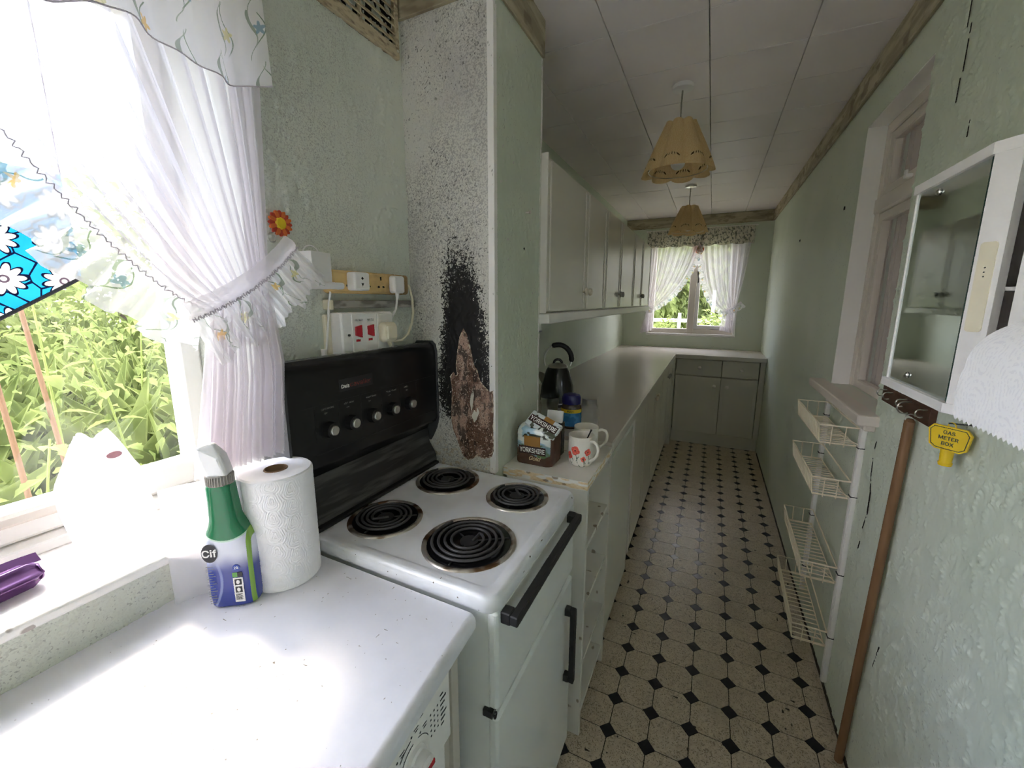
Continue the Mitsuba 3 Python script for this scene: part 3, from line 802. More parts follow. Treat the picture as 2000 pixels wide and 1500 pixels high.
mat('m_splash', splash_col, 0.30, metal=0.4)
sp = plate(Polygon([(-.850, .88), (-.850, .995), (-.806, .995), (-.800, .95), (-.776, .912), (-.772, .884)]), .506, (0, 1.037, 0), (1, 0, 0), (0, 0, 1))
obj('splash_strip', sp, 'm_splash', ck, smooth=35, label='smoky metal strip under the control panel')
obj('rear_gutter', bx(-.775, -.757, HY0 + .006, HY1 - .006, HT, HT + .010, .003), 'm_black', ck)
FX = -.768
for k, yy in enumerate((.628, .692, .762, .834, .905)):
    zz = 1.112
    kn = obj('knob', cyl((FX, yy, zz), (FX + .016, yy, zz), .019, .0175, 32), 'm_black', pk)
    obj('knob_cap', lathe([(0, 0), (.0115, 0), (.0115, .004), (.0095, .0055), (0, .006)], n=28), 'm_knob_metal', kn, smooth=30, to_world=T().translate([FX + .016, yy, zz]).rotate([0, 1, 0], 90))
    a = random.uniform(-.6, .6)
    kw = ['LEFT FRONT', 'LEFT REAR', 'RIGHT REAR', 'RIGHT FRONT', 'GRILL'][k]
    obj('printing', cat(lettering(kw, .0042, (FX + .0002, yy - .017, 1.160), (0, 1, 0), (0, 0, 1), .0003), lettering('OFF', .0035, (FX + .0002, yy - .010, 1.150), (0, 1, 0), (0, 0, 1), .0003)), 'm_print_dim', pk, smooth=False)
obj('groove', cat(*[bx(FX - .001, FX + .0006, y - .0006, y + .0006, 1.085, 1.172) for y in (.593, .658, .727, .798, .870, .940)], bx(FX - .001, FX + .0006, .56, 1.03, 1.1726, 1.1740), bx(FX - .001, FX + .0006, .56, 1.03, 1.0606, 1.062)), 'm_black_matt', pk, smooth=False)
obj('nameplate', bx(FX, FX + .0012, .664, .770, 1.192, 1.222, .0004), 'm_black_matt', pk, smooth=False)
obj('lettering', lettering('Creda', .0085, (FX + .0013, .669, 1.200), (0, 1, 0), (0, 0, 1), .0004, True, width=.024), 'm_print', pk, smooth=False)
obj('lettering', lettering('cavalier', .0115, (FX + .0013, .696, 1.200), (0, 1, 0), (0, 0, 1), .0004, False, width=.068), 'm_print_red', pk, smooth=False)

# ------------------------------------------------------------------ shelf unit beside the cooker
SX0, SX1, SY0, SY1, SZ = -.545, -.282, 1.092, 1.420, .886
sh = thing('shelf_unit', 'narrow white open shelf unit with chipped chipboard top, between cooker and fridge', 'shelf unit')
obj('top', bx(SX0 - .012, SX1, SY0, SY1, SZ - .0015, SZ, 0), 'm_shelf', sh, smooth=False)
obj('top_board', bx(SX0 - .012, SX1 - .0005, SY0 + .0005, SY1, SZ - .026, SZ - .0015, 0), 'm_chip', sh, smooth=False, label='raw chipboard edge with flaked paint')
for yy in (SY0, SY1 - .016):
    obj('side_panel', bx(SX0, SX1, yy, yy + .016, 0, SZ - .026, .001), 'm_shelf', sh, smooth=False)
obj('back_panel', bx(SX0, SX0 + .006, SY0 + .016, SY1 - .016, .03, SZ - .026), 'm_shelf', sh, smooth=False)
for z in (.06, .245, .45, .655):
    obj('shelf', bx(SX0 + .006, SX1 - .004, SY0 + .016, SY1 - .016, z, z + .014, .001), 'm_shelf', sh, smooth=False)

# ------------------------------------------------------------------ fridge and base cabinets under the long counter
fg = thing('fridge', 'white undercounter fridge with plain glossy door beside the open shelf unit', 'fridge')
obj('body', bx(-.86, -.335, 1.455, 1.955, .02, .842, .003), 'm_white', fg, smooth=False)
obj('door', vbx(-.332, -.294, 1.455, 1.955, .055, .822, .012, .006), 'm_fridge', fg)


def panel_door(x, y0, y1, z0, z1, name, parent, m='m_cabinet', d=.019, face=1):
    """plain lipped door in the y-z plane, its face towards +x"""
    return obj(name, cat(bx(x - d, x, y0 + .0015, y1 - .0015, z0, z1, .003)), m, parent, smooth=False)


def edge_strip(x, y, z0, z1, parent):
    return obj('edge_strip', bx(x - .010, x + .0012, y - .009, y + .009, z0, z1, .001), 'm_cabinet_edge', parent, smooth=False)


def knob_x(x, y, z, parent, m='m_knob_cream', r=.017):
    return obj('knob', lathe([(0, 0), (.006, 0), (.0055, .009), (r, .013), (r * 1.02, .018), (r * .75, .024), (0, .026)], n=20), m, parent, smooth=True, to_world=T().translate([x, y, z]).rotate([0, 1, 0], 90))


CX = -.294
units = [(1.985, 2.415, None), (2.415, 2.855, 'r'), (2.855, 3.295, 'l'), (3.295, 3.735, 'r'), (3.735, 4.175, 'l')]
names = ['white base cabinet door unit next to the fridge', 'white base cabinet, left half of the pair with touching pale knobs', 'white base cabinet, right half of the pair with touching pale knobs', 'white base cabinet before the corner, single dark knob high up', 'white base cabinet closing into the far corner']
for k, (y0, y1, side) in enumerate(units):
    b = thing('base_cabinet', names[k], 'cabinet')
    obj('carcass', bx(-.86, CX - .022, y0 + .001, y1 - .001, .12, .862), 'm_cabinet', b, smooth=False)
    dk = panel_door(CX, y0, y1, .125, .855, 'door', b)
    if k == 0: obj('edge_strip', bx(CX - .02, CX + .003, y0 - .012, y0 + .014, .125, .858, .002), 'm_cabinet_edge', b, smooth=False)
    for q in (y0 + .045, y1 - .055): obj('bead', bx(CX, CX + .002, q, q + .010, .17, .81, .0008), 'm_cabinet', dk, smooth=False)
    if side: knob_x(CX, y1 - .05 if side == 'r' else y0 + .05, .765, dk, 'm_knob_cream' if k < 3 else 'm_knob_grey')
    obj('plinth', bx(-.80, -.338, y0, y1, 0, .12), 'm_fridge', b, smooth=False)
cpost = thing('corner_post', 'pale filler post where the two cabinet runs meet', 'post')
obj('panel', bx(-.36, -.276, 4.178, 4.30, .0, .862, .001), 'm_cabinet', cpost, smooth=False)

# far run of cabinets, facing the camera
FYD = 4.285
far = [(-.272, .132, 'wide grey-white base cabinet with drawer below the far window, left one'), (.132, .438, 'narrower grey-white base cabinet with drawer beside the right wall')]
for k, (x0, x1, lab) in enumerate(far):
    b = thing('drawer_cabinet', lab, 'cabinet')
    obj('carcass', bx(x0 + .001, x1 - .001, FYD + .021, 4.84, .125, .862), 'm_carcass', b, smooth=False)
    dk = obj('door', bx(x0 + .003, x1 - .003, FYD, FYD + .019, .128, .688, .003), 'm_cabinet', b, smooth=False)
    dr_ = obj('drawer', bx(x0 + .003, x1 - .003, FYD, FYD + .019, .698, .853, .003), 'm_cabinet', b, smooth=False)
    for q in (x0 + .03, x1 - .038): obj('bead', bx(q, q + .008, FYD - .002, FYD, .165, .65, .0008), 'm_cabinet', dk, smooth=False)
    for par, x, z in ((dr_, (x0 + x1) / 2 + .01, .775), (dk, (x1 - .055) if k == 0 else (x0 + .055), .605)):
        obj('knob', lathe([(0, 0), (.006, 0), (.0055, .009), (.017, .013), (.0173, .018), (.0125, .024), (0, .026)], n=20), 'm_cabinet_edge', par, smooth=True, to_world=T().translate([x, FYD, z]).rotate([1, 0, 0], 90))
obj('end_filler', cat(bx(.440, XR - .003, FYD - .004, FYD + .02, .125, .862, .001)), 'm_cabinet', smooth=False, label='pale upright filler strip between far cabinet and right wall', cat='panel')
obj('far_plinth', bx(-.335, XR - .004, 4.335, 4.355, 0, .1245), 'm_cabinet', smooth=False, label='low pale kickboard under the far drawer cabinets', cat='kickboard')

# counter: one L-shaped worktop
Lp = Polygon([(XLF + .001, 1.425), (-.284, 1.425), (-.284, 4.235), (XR - .002, 4.235), (XR - .002, YF - .001), (XLF + .001, YF - .001)])
ct = thing('counter', 'long L-shaped pale grey laminate counter turning under the far window', 'counter')
obj('worktop', cat(plate(Lp, .036, (0, 0, .864))), 'm_counter', ct, smooth=False)
obj('front_edge', cat(rbx(-.288, -.2785, 1.423, 4.237, .8625, .9008, .0045), rbx(-.283, XR - .003, 4.229, 4.2365, .8625, .9008, .0035)), 'm_counter_edge', ct, smooth=30)

# ------------------------------------------------------------------ wall cupboards on the left
UX, UZ0, UZ1 = -.53, 1.360, 1.880
ends = [1.376, 1.870, 2.252, 2.655, 3.140, 3.520, 4.000]
labs = ['long pale wall cupboard nearest the chimney breast, pair of cream knobs', 'middle pale wall cupboard of the left run, pair of dull knobs', 'farthest pale wall cupboard of the left run, by the far curtain']
for k in range(3):
    y0, ym, y1 = ends[2 * k], ends[2 * k + 1], ends[2 * k + 2]
    b = thing('wall_cupboard', labs[k], 'cupboard')
    obj('carcass', bx(XLF + .001, UX - .021, y0, y1 - .002, UZ0, UZ1 + .012, .001), 'm_cabinet', b, smooth=False)
    for (a, c, s) in ((y0, ym, 'r'), (ym, y1 - .002, 'l')):
        dk = panel_door(UX, a, c, UZ0 + .004, UZ1, 'door', b)
        for q in (a + .022, c - .034): obj('bead', bx(UX, UX + .0030, q, q + .012, UZ0 + .01, UZ1 - .01, .0011), 'm_cabinet_edge', dk, smooth=False)
        knob_x(UX, c - .032 if s == 'r' else a + .032, UZ0 + .085, dk, 'm_knob_cream' if k == 0 else 'm_knob_grey')
    if k == 0: obj('end_strip', bx(UX - .022, UX + .002, y0 - .006, y0 + .001, UZ0, UZ1 + .01, .001), 'm_cabinet_edge', b, smooth=False)
obj('light_pelmet', rbx(UX - .03, UX + .012, 1.376, 4.0, 1.322, 1.3595, .006), 'm_white_paint', smooth=30, label='long white pelmet rail under the wall cupboards', cat='pelmet')
hk = cat(cyl((-.555, 1.395, 1.322), (-.555, 1.395, 1.292), .006, n=12), tube(arc((-.555, 1.395, 1.278), .016, 90, 330, 14, (0, 1, 0), (0, 0, 1)), .0045, 8))
obj('clear_hook', hk, 'm_glass', smooth=40, label='small clear plastic hook under the pelmet by the chimney breast', cat='hook')

# ------------------------------------------------------------------ right wall: basket rack
rk = thing('wire_basket_rack', 'cream wire vegetable rack of four baskets on two white uprights below the inner window', 'rack')
for yy, z0 in ((1.645, .035), (2.095, .10)):
    u_ = obj('upright', bx(XR - .018, XR - .001, yy - .011, yy + .011, z0, 1.010, .003), 'm_white_paint', rk, smooth=False)
    obj('clip', cat(*[bx(XR - .0205, XR - .0005, yy - .0125, yy + .0125, z, z + .003) for z in (.22, .47, .76, .93)]), 'm_charcoal', u_, smooth=False)
BX0, BX1, BY0, BY1 = .360, XR - .020, 1.648, 2.045


def basket(z, tilt):
    k = obj('basket', cat(tube([(BX1, BY0, z), (BX0, BY0, z), (BX0, BY1, z + tilt), (BX1, BY1, z + tilt), (BX1, BY0, z)], .0026, 6),
                          tube([(BX0 + .006, BY0 + .004, z - .062), (BX0 + .006, BY1 - .004, z - .062 + tilt)], .002, 5), tube([(BX1, BY0 + .004, z - .062), (BX1, BY1 - .004, z - .062 + tilt)], .002, 5),
                          tube([(BX0 + .006, BY0 + .004, z - .062), (BX1, BY0 + .004, z - .062)], .002, 5), tube([(BX0 + .006, BY1 - .004, z - .062 + tilt), (BX1, BY1 - .004, z - .062 + tilt)], .002, 5)), 'm_wire', rk, smooth=60)
    w = []
    n = 17
    for i in range(n):
        y = BY0 + .012 + (BY1 - BY0 - .024) * i / (n - 1); dz = tilt * i / (n - 1)
        obj('wire', tube([(BX0 - .001, y, z + dz), (BX0 + .006, y, z + dz - .0605), (BX0 + .008, y, z + dz - .0625), (BX1, y, z + dz - .0625)], .0021, 5), 'm_wire', k, smooth=60)
    for y, dz in ((BY0, 0), (BY1, tilt)):
        for x in (BX0 + .035, BX0 + .072): obj('end_wire', tube([(x, y, z + dz), (x, y + (.004 if y == BY0 else -.004), z + dz - .070)], .0018, 5), 'm_wire', k, smooth=60)
    obj('hook', tube([(BX1 + .004, BY0 - .004, z - .055), (BX1 - .03, BY0 + .05, z - .045), (BX0 + .05, BY0 + .10, z - .061)], .0018, 5), 'm_wire', k, smooth=60)


for z, t_ in ((.995, .0), (.808, .006), (.488, .026), (.232, .034)): basket(z, t_)

# ------------------------------------------------------------------ mirror cabinet with an angled end
mc = thing('mirror_cabinet', 'white wall cabinet with mirrored sliding front and angled white end', 'cabinet')
FXM, YA, YB_ = .378, .945, 1.222
ang = np.array([math.sin(math.radians(34)), -math.cos(math.radians(34))])   # along the angled end, seen from above
Ls = (XR - .004 - FXM) / ang[0]
E1 = np.array([FXM, YA]) + ang * Ls
foot = Polygon([(FXM, YB_), (XR - .002, YB_), (XR - .002, E1[1]), (E1[0], E1[1]), (FXM, YA)])
obj('top_rail', plate(foot.buffer(.004, join_style=2).intersection(sbox(0, 0, XR - .001, 3)), .018, (0, 0, 1.628)), 'm_white', mc, smooth=False)
obj('bottom_rail', plate(foot.buffer(.006, join_style=2).intersection(sbox(0, 0, XR - .001, 3)), .017, (0, 0, 1.214)), 'm_white', mc, smooth=False)
obj('back_panel', bx(XR - .010, XR - .002, E1[1], YB_, 1.229, 1.630), 'm_white', mc, smooth=False)
obj('side_panel', bx(FXM + .012, XR - .010, YB_ - .012, YB_, 1.229, 1.630), 'm_white', mc, smooth=False)
obj('mirror_door', bx(FXM + .007, FXM + .018, YA + .004, YB_ - .013, 1.231, 1.628), 'm_white', mc, smooth=False)
obj('inner_shelf', bx(FXM + .020, XR - .011, YA - .02, YB_ - .014, 1.42, 1.426), 'm_white', mc, smooth=False)
mr = obj('mirror', bx(FXM + .003, FXM + .007, YA + .012, YB_ - .003, 1.231, 1.628), 'm_mirror', mc, smooth=False, label='grimy mirror glass')
obj('mirror_edge', bx(FXM + .002, FXM + .0075, YA + .0005, YA + .012, 1.231, 1.628), 'm_mirror_edge', mc, smooth=False)
obj('far_strip', bx(FXM, FXM + .012, YB_ - .003, YB_, 1.231, 1.628), 'm_white', mc, smooth=False)
for q in ((1.12, 1.612), (1.12, 1.252)):
    obj('mirror_clip', lathe([(0, 0), (.0065, 0), (.0065, .003), (.004, .006), (0, .0068)], n=20), 'm_chrome', mc, smooth=True, to_world=T().translate([FXM + .003, q[0], q[1]]).rotate([0, 1, 0], -90))


def on_end(s0, s1, z0, z1, d0, d1):
    """slab on the angled end between s0 and s1 along it, d outwards"""
    nrm = np.array([-ang[1], ang[0]]) * -1.0
    nrm = np.array([ang[1], -ang[0]])
    if nrm[0] > 0: nrm = -nrm
    A = np.array([FXM, YA])
    P = [A + ang * s0 + nrm * d0, A + ang * s1 + nrm * d0, A + ang * s1 + nrm * d1, A + ang * s0 + nrm * d1]
    return plate(Polygon(P), z1 - z0, (0, 0, z0))


st = obj('door_strip', on_end(.001, .036, 1.231, 1.628, -.014, .003), 'm_white', mc, smooth=False, label='white door edge with a finger pull')
fp = []
for zz in np.linspace(1.36, 1.49, 2): pass
pull = plate(sbox(0, 0, .011, .13).buffer(.0055, 8), .0016, (0, 0, 0))
nrm = np.array([ang[1], -ang[0]]); nrm = -nrm if nrm[0] > 0 else nrm
M = np.eye(4); M[:3, 0] = [ang[0], ang[1], 0]; M[:3, 1] = [0, 0, 1]; M[:3, 2] = np.cross(M[:3, 0], M[:3, 1]); A3 = np.array([FXM, YA, 0])
o3 = A3 + np.array([ang[0], ang[1], 0]) * .012 + np.array([nrm[0], nrm[1], 0]) * .0030; M[:3, 3] = [o3[0], o3[1], 1.36]
pull.apply_transform(M)
obj('finger_pull', pull, 'm_cream', st, smooth=False)
dots = cat(*[cyl(tuple(A3 + np.array([ang[0] * s, ang[1] * s, z]) + np.array([nrm[0], nrm[1], 0]) * .0045), tuple(A3 + np.array([ang[0] * s, ang[1] * s, z]) + np.array([nrm[0], nrm[1], 0]) * .0052), .0011, n=8) for s, z in ((.018, 1.456), (.018, 1.449), (.018, 1.442))])
obj('pull_mark', dots, 'm_black_matt', st, smooth=False)
obj('end_panel', on_end(.058, Ls - .004, 1.231, 1.628, -.016, .002), 'm_white', mc, smooth=False)

# ------------------------------------------------------------------ hook board, broom, key, kitchen roll
hb = thing('hook_board', 'dark brown wooden board with small hooks under the mirror cabinet', 'hook rack')
obj('board', bx(XR - .014, XR - .0005, 1.237, 1.530, 1.118, 1.170, .001), 'm_dark_wood', hb, smooth=False)
for k, (y, s) in enumerate(((1.50, 1), (1.455, 1), (1.365, 1), (1.335, 1.6), (1.25, 1))):
    z = 1.155
    pth = [(XR - .010, y, z), (XR - .020, y, z - .001)] + [tuple(q) for q in arc((XR - .026, y, z - .010 * s), .0095 * s, 80, -120, 12, (-1, 0, 0), (0, 0, 1))]
    obj('hook', tube(pth, .0016 * (1 + .2 * (s > 1)), 6), 'm_chrome', hb, smooth=60)
bm = thing('broom_handle', 'long brown wooden broom handle standing upright below the hook board', 'broom handle')
bt, bb = np.array([XR - .022, 1.306, 1.112]), np.array([XR - .020, 1.375, .001])
obj('handle', cat(cyl(bb, bt, .0110, .0105, 20), cyl(bt, bt + np.array([0, 0, .006]), .0105, .006, 20)), 'm_wood', bm, smooth=40)
obj('hanging_loop', tube(arc(bt + np.array([0, 0, .008]), .010, 0, 360, 16, (1, 0, 0), (0, 0, 1)), .0012, 5), 'm_chrome', bm, smooth=60)

ky = thing('meter_key', 'yellow plastic meter box key with printed tag hanging on the right wall', 'key')
KS = 1.38
hexa = affinity.scale(Polygon([(-.021, -.012), (-.024, .010), (-.019, .017), (.019, .017), (.024, .010), (.021, -.012), (.014, -.017), (-.014, -.017)]).buffer(.001), 1.38, 1.38, origin=(0, 0))
KY, KZ = 1.090, 1.132
kc = np.array([XR - .034, KY, KZ]); ku = np.array([.64, -.77, 0.0]); kn_ = np.array([-.77, -.64, 0.0])
obj('tag', plate(hexa, .004, kc, ku, (0, 0, 1)), 'm_yellow', ky, smooth=False)
obj('border', plate(hexa.buffer(-.0030).difference(hexa.buffer(-.0042)), .0004, kc + kn_ * .0040, ku, (0, 0, 1)), 'm_print_dark', ky, smooth=False)
obj('lettering', cat(*[lettering(t_, .0070, kc + kn_ * .0041 + np.array([0, 0, dz]), ku, (0, 0, 1), .0004, True, center=True) for t_, dz in (('GAS', .0120), ('METER', 0.0005), ('BOX', -.0110))]), 'm_print_dark', ky, smooth=False)
obj('shank', cat(cyl(kc + [0, 0, -.022], kc + [0, 0, -.050], .0105, .0095, 18), cyl(kc + [0, 0, -.050], kc + [0, 0, -.056], .0112, .010, 18)), 'm_yellow', ky, smooth=40)
obj('ring', tube(arc((XR - .034, KY, KZ + .027), .006, 0, 360, 16, (.64, -.77, 0), (0, 0, 1)), .0012, 5), 'm_yellow', ky, smooth=60)
obj('nail', cyl((XR - .040, KY, KZ + .0315), (XR, KY, KZ + .0315), .0015, n=8), 'm_charcoal', ky)

# kitchen roll on a wall holder
kr = thing('kitchen_roll', 'white quilted kitchen roll on the right wall, torn sheet hanging down with serrated edge', 'kitchen roll')
RCX, RCZ, RR, RY0, RY1 = .375, 1.318, .060, .525, .757
obj('roll', move(rot(lathe([(.02, 0), (RR - .001, 0), (RR, .001), (RR, RY1 - RY0 - .001), (RR - .001, RY1 - RY0), (.02, RY1 - RY0)], n=64), [1, 0, 0], -90), (RCX, RY0, RCZ)), 'm_paper_towel', kr, smooth=30)
S_ = []
seg = [(RCX - (RR + .0015) * math.cos(a), RCZ + (RR + .0015) * math.sin(a)) for a in np.linspace(PI * .75, 0, 26)] + [(RCX - RR - .0015 - .003 * math.sin(3 * q), RCZ - .070 * q) for q in np.linspace(.06, 1, 14)]
yy = np.linspace(RY0, RY1, 47)
for i, (x, z) in enumerate(seg):
    S_.append([(x + .0015 * math.sin(y * 30) * (i > 26), y, z - (.0045 * (k % 2) if i == len(seg) - 1 else 0)) for k, y in enumerate(yy)])
L_ = np.r_[0, np.cumsum(np.hypot(*np.diff(np.array(seg), axis=0).T))]
uvs = np.array([(y / .11, l / .11) for l in L_ for y in yy]) * 0.42


def quilt(u, v):
    """quilted paper: whorls of raised dots"""
    i, j = dr.floor(u), dr.floor(v + 0.5 * (dr.floor(u) - 2 * dr.floor(u / 2)))
    x, y = u - i - 0.5, v + 0.5 * (i - 2 * dr.floor(i / 2)) - j - 0.5
    r = dr.sqrt(x * x * 1.9 + y * y * 0.8) + 0.05 * dr.sin(3 * dr.atan2(y, x))
    return (0.5 + 0.5 * dr.sin(r * 46)) * smoothstep(0.25, 0.6, noise(u * 26, v * 26, 1.0))


mat('m_quilt', lambda p, n, uv: mix((0.85, 0.835, 0.84), (0.79, 0.775, 0.79), smoothstep(0.35, 0.75, quilt(uv.x * 4.2, uv.y * 4.2))), 0.85, bump=lambda p, n, uv: quilt(uv.x * 4.2, uv.y * 4.2), scale=0.0009)
obj('hanging_sheet', sheet(S_), 'm_quilt', kr, smooth=True, uv=uvs)
obj('core', move(rot(lathe([(.0195, -.001), (.021, -.001), (.021, RY1 - RY0 + .001), (.0195, RY1 - RY0 + .001), (.0195, -.001)], n=32), [1, 0, 0], -90), (RCX, RY0, RCZ)), 'm_card', kr, smooth=30)
obj('holder', cat(bx(RCX - .012, XR - .001, RY1 + .004, RY1 + .010, RCZ - .018, RCZ + .018, .002), bx(RCX - .012, XR - .001, RY0 - .010, RY0 - .004, RCZ - .018, RCZ + .018, .002), bx(XR - .006, XR - .001, RY0 - .01, RY1 + .01, RCZ - .02, RCZ + .02, .001), cyl((RCX, RY0 - .006, RCZ), (RCX, RY1 + .006, RCZ), .009, n=16)), 'm_white', kr, smooth=False)

# small marks: screws, plaster crack
for (y, z) in ((2.316, 1.801), (3.325, 1.794)):
    obj('wall_plug', cyl((XR - .0032, y, z), (XR + .01, y, z), .008, n=12), 'm_hole', 'wall_right', smooth=False)
cr = []
for (ya, za, yb, zb, wd) in ((1.555, .93, 1.545, .865, .002), (1.545, .865, 1.532, .83, .004), (1.532, .83, 1.527, .76, .005), (1.527, .76, 1.545, .70, .003), (1.548, .655, 1.553, .625, .003), (1.30, .48, 1.315, .40, .003), (1.555, .96, 1.548, .985, .002)):
    cr.append(plate(Polygon([(ya - wd, za), (ya + wd * .4, za), (yb + wd, zb), (yb - wd * .5, zb)]), .0012, (XR - .0036, 0, 0), (0, 1, 0), (0, 0, 1)))
obj('crack', cat(cr), 'm_hole', 'wall_right', smooth=False)
cr = [plate(Polygon([(y, z), (y + .0025, z), (y + .003, z - h), (y + .0008, z - h)]), .0012, (XR - .0036, 0, 0), (0, 1, 0), (0, 0, 1)) for y, z, h in ((1.43, 2.16, .13), (1.412, 2.03, .10), (1.42, 1.92, .06), (1.335, 1.80, .035))]
obj('crack', cat(cr), 'm_hole', 'wall_right', smooth=False)
for (y, z) in ((1.255, 1.68), (1.245, 1.568)):
    obj('screw', cat(cyl((CHX, y, z), (CHX + .016, y + .003, z + .001), .0028, n=8), cyl((CHX + .015, y, z), (CHX + .018, y + .003, z), .0055, n=10)) if z > 1.6 else cyl((CHX - .004, y, z), (CHX + .003, y, z), .004, n=10), 'm_trim_ring' if z > 1.6 else 'm_hole', 'wall_chimney', smooth=False)

# ------------------------------------------------------------------ left wall: vent, sockets, switch, air freshener, flower peg
VY0, VY1, VZ0, VZ1 = .748, 1.026, 2.070, 2.270
vt = thing('vent_grille', 'grimy cream louvred ventilation grille high on the left wall', 'vent')
obj('frame', cat(bx(XL, XL + .014, VY0, VY0 + .018, VZ0, VZ1, .002), bx(XL, XL + .014, VY1 - .016, VY1, VZ0, VZ1, .002), bx(XL, XL + .014, VY0, VY1, VZ0, VZ0 + .030, .002), bx(XL, XL + .014, VY0, VY1, VZ1 - .015, VZ1, .002), bx(XL + .002, XL + .012, .882, .888, VZ0, VZ1)), 'm_vent', vt, smooth=False)
obj('backing', bx(XL, XL + .0015, VY0, VY1, VZ0, VZ1), 'm_hole', vt, smooth=False)
for k in range(9):
    z = VZ0 + .036 + k * .019
    obj('louvre', plate(Polygon([(XL + .001, z + .0155), (XL + .0025, z + .017), (XL + .0135, z + .002), (XL + .012, z)]), VY1 - VY0 - .03, (0, VY1 - .015, 0), (1, 0, 0), (0, 0, 1)), 'm_vent', vt, smooth=False)
obj('screw', cyl((XL + .014, VY1 - .010, VZ0 + .018), (XL + .016, VY1 - .010, VZ0 + .018), .004, n=10), 'm_trim_ring', vt)

es = thing('extension_socket', 'yellowed four-way extension socket on the wall above the cooker panel', 'extension lead')
SXF = XL + .042
obj('body', rbx(XL + .003, SXF, .712, .988, 1.421, 1.477, .008), 'm_socket', es, smooth=40)
hl = []
for k, y in enumerate((.765, .820, .872, .925)):
    for dy, dz, hy, hz in ((0, .013, .0025, .005), (-.009, -.009, .0035, .0025), (.009, -.009, .0035, .0025)):
        hl.append(bx(SXF - .001, SXF + .0006, y + dy - hy, y + dy + hy, 1.449 + dz - hz, 1.449 + dz + hz))
obj('socket_hole', cat(hl), 'm_hole', es, smooth=False)
obj('screw', cyl((SXF - .001, .735, 1.436), (SXF + .001, .735, 1.436), .0045, n=12), 'm_hole', es)
pa = thing('plug', 'square white shaver adaptor plugged into the extension socket', 'plug')
obj('body', rbx(SXF, SXF + .030, .752, .803, 1.428, 1.473, .006), 'm_white', pa, smooth=40)
obj('pin_hole', cat(plate(Polygon([(.777, 1.462), (.781, 1.458), (.777, 1.454), (.773, 1.458)]), .0006, (SXF + .0298, 0, 0), U, V), plate(Polygon([(.773, 1.446), (.781, 1.446), (.777, 1.438)]), .0006, (SXF + .0298, 0, 0), U, V)), 'm_hole', pa, smooth=False)
pb = thing('plug', 'white plug at the right end of the extension socket with cable hanging', 'plug')
obj('body', cat(rbx(SXF, SXF + .022, .900, .946, 1.424, 1.472, .007), cyl((SXF + .011, .923, 1.426), (SXF + .011, .922, 1.410), .006, .004, 12)), 'm_white', pb, smooth=40)
obj('cable', tube([(SXF + .011, .922, 1.412), (SXF + .008, .918, 1.38), (SXF - .01, .905, 1.34), (XL + .018, .894, 1.305), (XL + .016, .892, 1.292)], .0032, 8), 'm_white', pb, smooth=60)
cb = obj('cable', tube(np.array([(XL + .03, .985, 1.455), (XL + .030, 1.003, 1.445), (XL + .032, 1.012, 1.41), (XL + .034, 1.012, 1.37), (XL + .034, 1.004, 1.335), (XL + .034, .985, 1.305), (XL + .034, .955, 1.288), (XL + .034, .925, 1.286), (XL + .034, .896, 1.294)]), .0038, 8), 'm_cream', es, smooth=60)
dt = thing('cable_duct', 'grubby grey metal strip running under the extension socket', 'duct')
obj('strip', bx(XL, XL + .022, .724, 1.040, 1.384, 1.404, .002), 'm_grey_duct', dt, smooth=False)
obj('end_cap', rbx(XL, XL + .026, .712, .725, 1.381, 1.406, .003), 'm_cream', dt, smooth=40)
sw = thing('cooker_switch', 'large white cooker control unit with two red switches above the cooker panel', 'switch')
obj('back_box', rbx(XL, XL + .012, .706, .905, 1.258, 1.370, .004), 'm_cream', sw, smooth=40)
WX = XL + .050
obj('box', vbx(XL + .008, WX, .722, .900, 1.268, 1.374, .006, .003), 'm_white', sw)
obj('panel', cat(bx(WX, WX + .003, .752, .836, 1.272, 1.370, .001), bx(WX, WX + .003, .839, .898, 1.272, 1.370, .001)), 'm_white_paint', sw, smooth=False)
for y in (.770, .812):
    obj('rocker', cat(plate(Polygon([(y - .010, 1.316), (y + .010, 1.310), (y + .010, 1.342), (y - .010, 1.338)]), .005, (WX + .003, 0, 0), U, V), bx(WX + .003, WX + .0036, y - .008, y + .006, 1.300, 1.306)), 'm_red', sw, smooth=False)
obj('lettering', cat(lettering('COOKER', .0045, (WX + .0032, .762, 1.352), U, V, .0004), lettering('KETTLE', .0045, (WX + .0032, .804, 1.352), U, V, .0004)), 'm_print_dark', sw, smooth=False)
obj('neon', cyl((WX, .742, 1.318), (WX + .003, .742, 1.318), .003, n=10), 'm_hole', sw)
pc = thing('plug', 'rounded cream plug in the cooker control unit, cable looping below', 'plug')
obj('body', cat(rbx(WX + .002, WX + .030, .836, .890, 1.292, 1.346, .012), cyl((WX + .014, .868, 1.294), (WX + .012, .876, 1.280), .007, .005, 12)), 'm_cream', pc, smooth=40)
obj('raised_face', rbx(WX + .026, WX + .034, .845, .882, 1.300, 1.338, .004), 'm_cream', pc, smooth=40)

